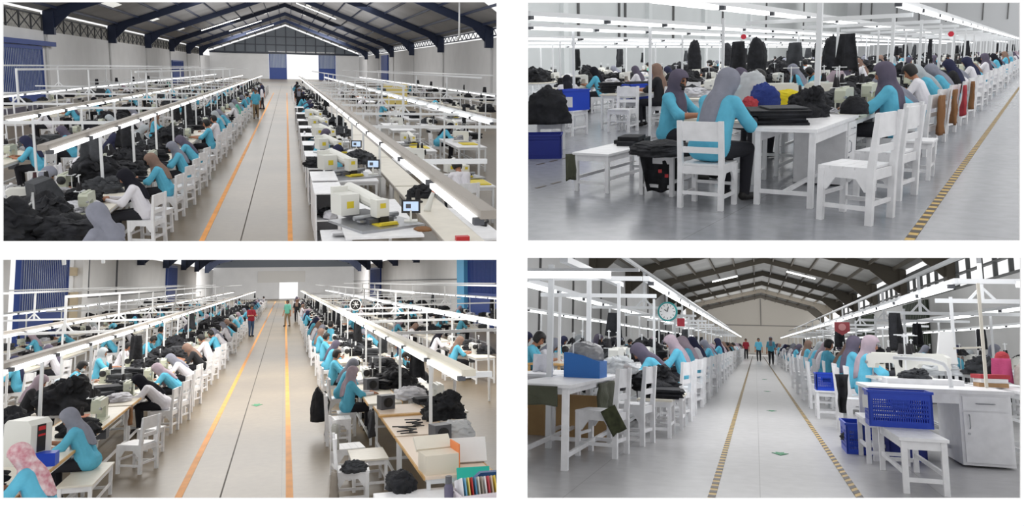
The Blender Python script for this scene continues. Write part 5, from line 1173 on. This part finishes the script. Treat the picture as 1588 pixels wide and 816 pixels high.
put(HD, [('rim', MB().tube([(0, -.02, 0), (0, .03, 0)], .2, 24).mesh('rim', TEALP), []), ('face', MB().tube([(0, -.03, 0), (0, -.02, 0)], .165, 24).mesh('face', PAPER), [('hand', MB().beam((0, -.035, 0), (.02, -.035, .1), .014).beam((0, -.035, 0), (-.06, -.035, .04), .014).mesh('hand', BLACKP), []), ('hour_mark', (lambda m: [m.box(-.006, .006, -.034, -.03, .12, .15, 0, Matrix.Rotation(k * PI / 6, 4, 'Y')) for k in range(12)] and m)(MB()).mesh('hour_mark', BLACKP), [])])], 'wall_clock', 'round clock with teal rim hanging from the left rack, ' + LR, 'clock', -1.70, 16.2, 1.78)
put(HD, MB().box(-.1, .1, -.015, .015, -.11, .11).mesh('red_sign', mat('red_sign_paint', S(206, 70, 84), .6)), 'red_sign', 'small red sign hanging from the left rack, ' + LR, 'sign', -1.95, 22, 1.72)
put(HD, [('board', MB().prism([(-.2, .15), (.2, .15), (.2, -.1), (0, -.22), (-.2, -.1)], 'y', -.015, .015).mesh('board', mat('maroon_sign', S(160, 70, 76), .6)), []), ('emblem', MB().tube([(0, -.02, .01), (0, -.015, .01)], .1, 16).mesh('emblem', mat('pale_red', S(214, 150, 150), .6)), [])], 'maroon_sign', 'maroon shield sign hanging from the right rack, ' + LR, 'sign', 2.35, 24, 1.72)
# right-hand side
bench = stool_kind(.34, 1.3, .44, WHITE)
put(HD, bench, 'bench', 'long white bench under the blue crate, nearest the camera, ' + LR, 'bench', 1.29, 7.95)
put(HD, CRATE, 'crate', 'large blue slotted crate on the white bench, ' + LR, 'crate', 1.27, 8.35, .44, -.03)
put(HD, MB().box(-.05, .05, -.002, .002, -.12, 0).mesh('paper_tag', PAPER), 'paper_tag', 'white paper tag hanging on the bench crate, ' + LR, 'tag', .98, 8.25, .72, -1.2)
tc = crate_kind(.3, .6, .32, CRATEB, True)
put(HD, tc, 'crate', 'blue crate on the floor with dark cloth inside, ' + LR, 'crate', 1.08, 9.95)
put(HD, PILES[0], 'garment_pile', 'dark cloth inside the floor crate, ' + LR, 'garment pile', 1.08, 9.95, .12, 0, None, .45)
put(HD, crate_kind(.36, .5, .32, CRATED, False), 'crate', 'dark blue crate under the white bench, ' + LR, 'crate', 1.5, 9.6)
put(HD, stool_kind(.4, .7, .45, WHITE), 'stool', 'white stool behind the bench crate, ' + LR, 'stool', 1.25, 9.3)
put(HD, CRATE, 'crate', 'blue crate on a white stool further along the aisle, ' + LR, 'crate', 1.1, 14.3, .45, PI / 2, None, .85)
put(HD, stool_kind(.34, .5, .45, WHITE), 'stool', 'white stool under the farther blue crate, ' + LR, 'stool', 1.1, 14.3)
put(HD, CHAIR, 'chair', 'white chair with black cloth on its back beside the crates, ' + LR, 'chair', 1.32, 12.3, 0, -PI / 2)
put(HD, cloth_mesh('black_cloth', .2, .5, CLOTHK, 3, .05, .03, taper=.5), 'black_cloth', 'black cloth hanging on the white chair back, ' + LR, 'cloth', 1.1, 11.6, .8, .4)
def desk_kind(L, w=.62, h=.76):
    k = [('desktop', MB().box(-L / 2, L / 2, -w / 2, w / 2, h - .035, h).mesh('desktop', WHITE), [])]
    k.append(('carcass', MB().box(L / 2 - .5, L / 2 - .03, -w / 2 + .03, w / 2 - .03, .02, h - .035).box(-L / 2 + .03, L / 2 - .5, -w / 2 + .02, -w / 2 + .05, h - .14, h - .035).box(-L / 2 + .03, L / 2 - .5, w / 2 - .05, w / 2 - .02, h - .14, h - .035).mesh('carcass', WHITE), []))
    x0, x1 = L / 2 - .47, L / 2 - .06; f = -w / 2 + .03
    k.append(('drawer', MB().box(x0, x1, f - .018, f, h - .2, h - .06).mesh('drawer', WHITE), [('handle', MB().tube([(x0 + .12, f - .02, h - .13), (x0 + .14, f - .045, h - .13), (x1 - .14, f - .045, h - .13), (x1 - .12, f - .02, h - .13)], .006, 6).mesh('handle', METAL), [])]))
    k.append(('cabinet_door', MB().box(x0, x1, f - .018, f, .05, h - .215).mesh('cabinet_door', WHITE), [('handle', MB().tube([(x0 + .05, f - .02, .52), (x0 + .05, f - .045, .5), (x0 + .05, f - .045, .4), (x0 + .05, f - .02, .38)], .006, 6).mesh('handle', METAL), []), ('lock', MB().tube([(x0 + .04, f - .03, .33), (x0 + .04, f - .018, .33)], .012, 10).mesh('lock', METAL), [])]))
    for sy in (-1, 1): k.append(('leg', MB().box(-L / 2 + .02, -L / 2 + .075, sy * (w / 2 - .05) - .027, sy * (w / 2 - .05) + .027, 0, h - .035).mesh('leg', WHITE), []))
    k.append(('stretcher', MB().box(-L / 2 + .03, -L / 2 + .06, -w / 2 + .05, w / 2 - .05, .12, .16).box(-L / 2 + .05, L / 2 - .5, -.015, .015, .12, .16).mesh('stretcher', WHITE), []))
    return k
put(HD, desk_kind(1.35, 1.1), 'desk', 'white desk with drawer and cabinet door behind the bench, ' + LR, 'desk', 1.8, 9.72, 0, .0)
put(HD, table(.9, 3.0, WHITE)[0], 'work_table', 'white table behind the desk with the drawer, ' + LR, 'table', 2.05, 12.2)
put(HD, table(.7, 2.2, WHITE)[0], 'work_table', 'white table at the right edge behind the desk, ' + LR, 'table', 2.98, 10.6)
row(HD, 'right aisle row', 2.12, -1, [13.2, 15.2, 17.6, 20, 22.6, 25.2] + steps(28, 85, 2.8, 1.03), 2.2, spec={0: ('up', 'teal', 'mauve', 'dark'), 1: ('up', 'teal', 'purple-grey', 'dark'), 2: ('lean', 'teal', 'brown'), 3: ('up', 'teal', 'hair'), 4: ('lean', 'white', 'mauve'), 5: ('lean', 'teal', 'silver')}, near=4, mach=(MW, MWJ), pp=.95, gp=.4, big=.1, hp=.15, stoolp=.1, off=.24)
row(HD, 'second right row', 4.1, 1, [15, 18, 21] + steps(25, 80, 4, 1.05), 2.6, spec={0: ('lean', 'black', 'hair')}, near=1, mach=(MW, MWJ), pp=.5, gp=.8, hp=.2)
row(HD, 'third right row', 5.9, -1, steps(21, 80, 4.2, 1.05), 3, near=0, mach=(MW, MWJ), pp=.6, gp=.8, hp=.3)
row(HD, 'right wall row', 7.9, -1, steps(28, 80, 5, 1.05), 3.6, near=0, mach=(MW, MWJ), pp=.5, gp=.7, hp=.15)
for i, y in enumerate([16.4, 18.8, 21.3, 24]): put(HD, CHAIRJ, 'chair', 'spare white chair, %s along right aisle row, %s' % (nth(i), LR), 'chair', 1.18, y, 0, -PI / 2, 'white wooden chairs')
for i, (x, y, rz, k) in enumerate(((1.75, 12.0, -.5, MW), (2.15, 11.6, 2.6, MW), (2.3, 12.9, 1.6, MW))): put(HD, k, 'sewing_machine', 'white sewing machine beside the mauve-hijab worker, %s from the desk, %s' % (nth(i), LR), 'sewing machine', x, y, .75, rz, None, 1.1)
ptube = MB().tube([(-.42, 0, .3), (-.05, 0, .29), (.08, 0, .25), (.13, 0, .17), (.14, 0, 0)], .022, 10)
put(HD, ptube.mesh('bent_tube', STEEL, True), 'bent_tube', 'white bent tube standing on the desk, ' + LR, 'tube', 1.88, 9.7, .76)
put(HD, MB().box(-.015, .015, -.015, .015, 0, 1.15).beam((-.3, 0, .42), (0, 0, .44), .02).mesh('thin_post', CREAM), 'thin_post', 'thin cream post standing on the desk, ' + LR, 'post', 2.42, 9.95, .76)
put(HD, MB().prism([(-.1, .5), (.08, .5), (.13, 0), (-.17, 0)], 'y', -.05, .05).mesh('bag_cover', PAPER), 'bag_cover', 'white paper bag tied around a rack post, ' + LR, 'bag', 2.9, 14.0, .95)
put(HD, pile_mesh('white_bundle', 84, PLASTIC, .3, .25, .16, .2), 'white_bundle', 'clear bundle on the table below the paper bag, ' + LR, 'bundle', 2.35, 12.2, .82)
put(HD, MB().box(-.4, .4, -.2, .2, 0, .06).mesh('white_tray', WHITE), 'white_tray', 'white tray with dark pieces on the desk, ' + LR, 'tray', 1.85, 10.35, .76)
put(HD, PILES[0], 'garment_pile', 'dark cloth pieces on the desk tray, ' + LR, 'garment pile', 1.8, 10.35, .82, 0, None, .5, 0, None, .4)
put(HD, [('bag', pile_mesh('bag', 85, CLOTHK, .14, .1, .26, .1), []), ('pink_cloth', cloth_mesh('pink_cloth', .2, .28, CLOTHP, 2, .02, .02, taper=-.2), [])], 'pink_bag', 'black bag with pink cloth on the right edge table, ' + LR, 'bag', 2.78, 10.9, .8).children[1].location = (.02, -.11, .28)
put(HD, pile_mesh('red_hat', 86, CLOTHR, .08, .08, .1, .1), 'red_hat', 'red cap behind the pink bag, ' + LR, 'cap', 2.95, 11.3, 1.06)
for i, (m, w_) in enumerate(((CARD, .3), (PAPER, .28), (CLOTHR, .32))): put(HD, MB().box(-w_ / 2, w_ / 2, -.12, .12, 0, .045).mesh('notebook', m), 'notebook', ('brown bottom', 'white middle', 'red top')[i] + ' notebook of the stack below the pink bag, ' + LR, 'notebook', 2.55, 10.3, .76 + i * .047, .1 * i)
put(HD, pile_mesh('grey_bag', 87, mat('stone_cloth', S(176, 170, 164), .9), .1, .14, .26, .12), 'grey_bag', 'stone coloured cloth bag beside the pink bag, ' + LR, 'bag', 3.0, 10.7, .78)
for i, (x, y, sh, hd) in enumerate(((.2, 62, 'teal', 'hair'), (-.8, 70, 'red', 'hair'), (.9, 52, 'teal', 'grey'))): person(HD, x, y, PI, 'stand', sh, hd, '%s walker down the far aisle, %s' % (nth(i), LR))

# ================================================================== upper-right hall
put(HB, CHAIR, 'chair', 'nearest empty white chair facing the desk cabinet, ' + UR, 'chair', -1.36, 7.5, 0, PI / 2 - .22, None, 1.12)
put(HB, CHAIR, 'chair', 'second empty white chair facing left beside the hazard tape, ' + UR, 'chair', -1.32, 8.85, 0, PI / 2 - .2, None, 1.08)
put(HB, stool_kind(.42, .42, .46), 'stool', 'white stool behind the second empty chair, ' + UR, 'stool', -1.24, 10.3)
dk = desk_kind(2.0, .62, .78)
put(HB, dk, 'desk', 'white desk with drawer beside the nearest chair, ' + UR, 'desk', -2.08, 8.75, 0, PI / 2)
put(HB, CHAIR, 'chair', 'white chair under the near grey-hijab worker, ' + UR, 'chair', -2.75, 7.5, 0, 0, None, 1.0)
person(HB, -2.75, 7.55, -.3, 'lean', 'teal', 'grey', 'nearest the camera on a white chair, ' + UR, long=True, sleeve='dark', sc=1.06)
person(HB, -3.85, 9.2, -1.7, 'up', 'teal', 'purple-grey', 'with black face mask behind the bench, ' + UR, mask='black', sleeve='skin')
put(HB, STOOL, 'stool', 'stool under the masked worker, ' + UR, 'stool', -3.87, 9.2)
put(HB, table(.9, .5, CREAM)[0], 'work_table', 'small cream table before the masked worker, ' + UR, 'table', -3.15, 9.2)
person(HB, -3.6, 11.2, -.6, 'lean', 'black', 'hair', 'behind the near grey-hijab worker, ' + UR, sleeve='skin')
person(HB, -4.35, 12.6, -.8, 'lean', 'teal', 'purple-grey', 'two places behind the masked worker, ' + UR)
put(HB, stool_kind(.44, 1.5, .45), 'bench', 'white bench carrying black cloth packets, ' + UR, 'bench', -4.2, 8.45)
put(HB, MB().box(-.1, .1, -.14, .14, 0, .05).box(-.2, .05, .1, .4, 0, .045).box(-.12, .14, -.02, .36, .05, .1).box(-.08, .16, .2, .55, 0, .06).mesh('black_packets', CLOTHK), 'black_packets', 'black cloth packets on the white bench, ' + UR, 'packets', -4.18, 8.6, .45, .2)
put(HB, cloth_mesh('olive_pouch', .14, .3, CLOTHO, 1, .01, .05), 'olive_pouch', 'olive pouch hanging from the bench corner, ' + UR, 'pouch', -4.45, 7.7, .43, .6)
put(HB, stool_kind(.4, .6, .45), 'stool', 'white stool under the draped black jackets, ' + UR, 'stool', -3.45, 8.1)
jk = cloth_mesh('black_jacket', .5, .42, CLOTHK, 3, .08, .06, taper=.35)
put(HB, [('cloth', jk, []), ('folded_top', pile_mesh('folded_top', 91, CLOTHK, .34, .4, .14, .15), [])], 'black_jackets', 'black jackets draped over the white stool, ' + UR, 'jackets', -3.4, 7.85, .47, .5)
for i, (x, y) in enumerate(((-3.34, 7.72), (-3.3, 7.8))): put(HB, MB().box(-.018, .018, -.01, .01, -.018, .018).mesh('red_label', REDP), 'red_label', ('upper', 'lower')[i] + ' small red label on the draped jackets, ' + UR, 'label', x, y - .06, .3 - .06 * i, .5)
row(HB, 'aisle row', -2.15, 1, [10.6, 12.6, 14.4, 16.2, 18, 20] + steps(22.2, 80, 2.4, 1.03), 1.9, spec={0: ('up', 'teal', 'purple-grey', 'white'), 1: ('deep', 'teal', 'grey', 'dark'), 2: ('lean', 'white', 'hair'), 3: ('bent', 'teal', 'silver'), 4: ('bent', 'teal', 'grey'), 5: ('lean', 'black', 'navy')}, near=5, mach=(MA, MAJ), pp=1, gp=.9, big=.25, hp=.1, stoolp=0, off=.26)
for i, (y, m, c) in enumerate(((12.6, CLOTHB, 'brown'), (14.5, CLOTHB, 'brown'), (16.3, CLOTHR, 'red'), (18.2, CLOTHB, 'brown'))): put(HB, cloth_mesh('draped_cloth', .34, .55, m, i, .04, .03, taper=.25), 'draped_cloth', c + ' cloth hung on the %s occupied chair back of the aisle row, %s' % (nth(i + 1), UR), 'cloth', -1.2, y, .86, PI / 2, None)
row(HB, 'inner row', -3.0, -1, [13.2, 15.8, 18.2] + steps(21, 80, 3, 1.05), 2.2, near=2, pp=.7, gp=.9, big=.3, hp=.15)
row(HB, 'second row', -5.3, 1, steps(14.4, 80, 2.2, 1.04), 2.1, near=2, pp=.7, gp=.95, big=.45, hp=.3, mach=(MW, MWJ))
row(HB, 'third row', -7.6, 1, steps(16, 80, 2.3, 1.04), 2.2, near=1, pp=.75, gp=.95, big=.45, hp=.3, mach=(MW, MWJ))
row(HB, 'fourth row', -11, 1, steps(19.5, 80, 2.8, 1.05), 2.6, near=0, pp=.8, gp=.95, big=.45, hp=.3, mach=(MW, MWJ))
row(HB, 'fifth row', -14.5, 1, steps(24, 80, 4, 1.05), 3.2, near=0, pp=.8, gp=.95, big=.45, hp=.3, mach=(MW, MWJ))
row(HB, 'rearmost row', -19, 1, steps(31, 80, 5, 1.05), 4, near=0, pp=.7, gp=.95, big=.45, hp=.3, mach=(MW, MWJ))
for i, (x, y) in enumerate(((-7.9, 13.6), (-7.9, 16.6))):
    put(HB, stool_kind(.5, .62, .5), 'stool', ('left-hand', 'right-hand')[i] + ' white stool under a blue crate with paper label, ' + UR, 'stool', x, y)
    put(HB, CRATEJ, 'crate', ('left-hand', 'right-hand')[i] + ' blue crate with paper label on a white stool, ' + UR, 'crate', x, y, .5, 1.2, None, 1.25)
    put(HB, MB().box(-.1, .1, -.003, .003, -.1, .1).mesh('paper_label', PAPER), 'paper_label', 'white paper label on the %s blue crate, %s' % (('left-hand', 'right-hand')[i], UR), 'label', x + .17, y - .34, .68, .0)
put(HB, CHAIR, 'chair', 'white chair between the two blue crates, ' + UR, 'chair', -7.2, 14.6, 0, PI, None, 1.05)
put(HB, CHAIR, 'chair', 'white chair right of the farther blue crate, ' + UR, 'chair', -6.9, 17.2, 0, 2.6, None, 1.05)
put(HB, CHAIR, 'chair', 'white chair under the black jacket at the left edge, ' + UR, 'chair', -7.0, 11.4, 0, .6)
put(HB, BAG[1], 'black_jacket', 'black jacket slung over the chair at the left edge, ' + UR, 'jacket', -6.85, 11.1, .45, .6, None, 1.5, 0, None, 1.25)
put(HB, crate_kind(.7, .5, .36, CRATED, False), 'bin', 'dark blue bin on the floor at the left edge, ' + UR, 'bin', -6.5, 10.25, 0, .5, None, 1.0)
person(HB, -8.9, 15.3, .6, 'deep', 'white', 'black', 'behind the left-hand blue crate, ' + UR)
person(HB, -8.2, 18.2, .3, 'deep', 'white', 'purple-grey', 'behind the right-hand blue crate, ' + UR)
# things on and around the desk
put(HB, BIGPILE[0], 'garment_heap', 'tall black garment heap on the white desk, ' + UR, 'garment heap', -2.24, 9.35, .78, 1, None, .44, 0, None, .62)
put(HB, stack_mesh('garment_stack', .6, .75, 6, CLOTHK, 9, .025), 'garment_stack', 'flat black garments in front of the heap on the desk, ' + UR, 'garment stack', -2.35, 8.45, .78, .4)
put(HB, MB().box(-.2, .2, -.28, .28, 0, .012).mesh('folded_cloth', CLOTHG), 'folded_cloth', 'grey cloth panel on the flat black garments, ' + UR, 'panel', -2.3, 8.5, .935, .5)
put(HB, table(.9, 2.4, CREAM)[0], 'work_table', 'cream table beyond the white desk, ' + UR, 'table', -3.1, 10.9)
put(HB, pile_mesh('blue_bag', 95, CLOTHU, .2, .16, .36, .14), 'blue_bag', 'deep blue bag among the garments behind the desk, ' + UR, 'bag', -3.05, 10.35, .76)
put(HB, pile_mesh('yellow_cloth', 96, CLOTHY, .3, .16, .2, .14), 'yellow_cloth', 'bright yellow cloth behind the desk, ' + UR, 'cloth', -2.98, 11.2, .8)
put(HB, pile_mesh('white_sack', 97, PLASTIC, .22, .2, .52, .1), 'white_sack', 'white plastic sack behind the blue bag, ' + UR, 'sack', -3.38, 10.9, .76)
put(HB, pile_mesh('red_cloth', 98, CLOTHR, .1, .1, .2, .2), 'red_cloth', 'red cloth beside the deep blue bag, ' + UR, 'cloth', -3.17, 10.1, .76)
put(HB, stack_mesh('paper_stack', .4, .4, 5, CLOTHG, 3, .02), 'paper_stack', 'grey stack below the deep blue bag, ' + UR, 'stack', -2.6, 9.8, .76)
for i, (x, y) in enumerate(((-2.05, 12.0), (-2.75, 12.2), (-3.3, 12.0))): put(HB, (MA, MW, MW)[i], 'sewing_machine', ('pale green', 'left white', 'right white')[i] + ' sewing machine beyond the yellow cloth, ' + UR, 'sewing machine', x, y, .75, (PI / 2, -.4, .5)[i])
put(HB, table(.75, 1.7, mat('pale_green_top', S(206, 212, 196), .4))[0], 'work_table', 'pale green topped table before the purple-grey-hijab worker, ' + UR, 'table', -2.15, 10.6)
put(HB, pile_mesh('hand_bag', 99, CLOTHK, .16, .12, .2, .1), 'hand_bag', 'dark bag on the table edge beside the second chair, ' + UR, 'bag', -1.85, 9.9, .78)
put(HB, MB().box(-.03, .03, -.03, .03, 0, 2.15).box(-.09, .09, -.09, .09, .77, .8).mesh('rack_post', STEEL), 'rack_post', 'thick white post standing at the desk corner, ' + UR, 'post', -2.3, 9.98)
put(HB, MB().box(-.02, .02, -.02, .02, 0, 2.1).mesh('rack_post', STEEL), 'rack_post', 'thin white post left of the thick desk post, ' + UR, 'post', -4.4, 12.6)
for i, (x, y, h_) in enumerate(((-9.3, 24, .9), (-11, 32, .9), (-5.8, 19, .8), (-4.3, 20, .8), (-9, 30, .9))):
    put(HB, pile_mesh('garment_tower', 100 + i, CLOTHK, .22, .2, h_, .1), 'garment_tower', 'tall narrow stack of hanging black garments, %s across the rows, %s' % (nth(i), UR), 'garments', x, y, 1.1, 0, 'towers of black garments')
for i, (x, y) in enumerate(((-5.0, 15.5), (-1.9, 21), (-9, 27))): put(HB, MB().tube([(0, -.02, 0), (0, .02, 0)], .05 + .012 * i, 14).mesh('red_sign', mat('bright_red_sign', S(216, 50, 70), .6)), 'red_sign', 'small round red sign hanging from a light rack, %s from the desk, %s' % (nth(i), UR), 'sign', x, y, 1.86)

settle()
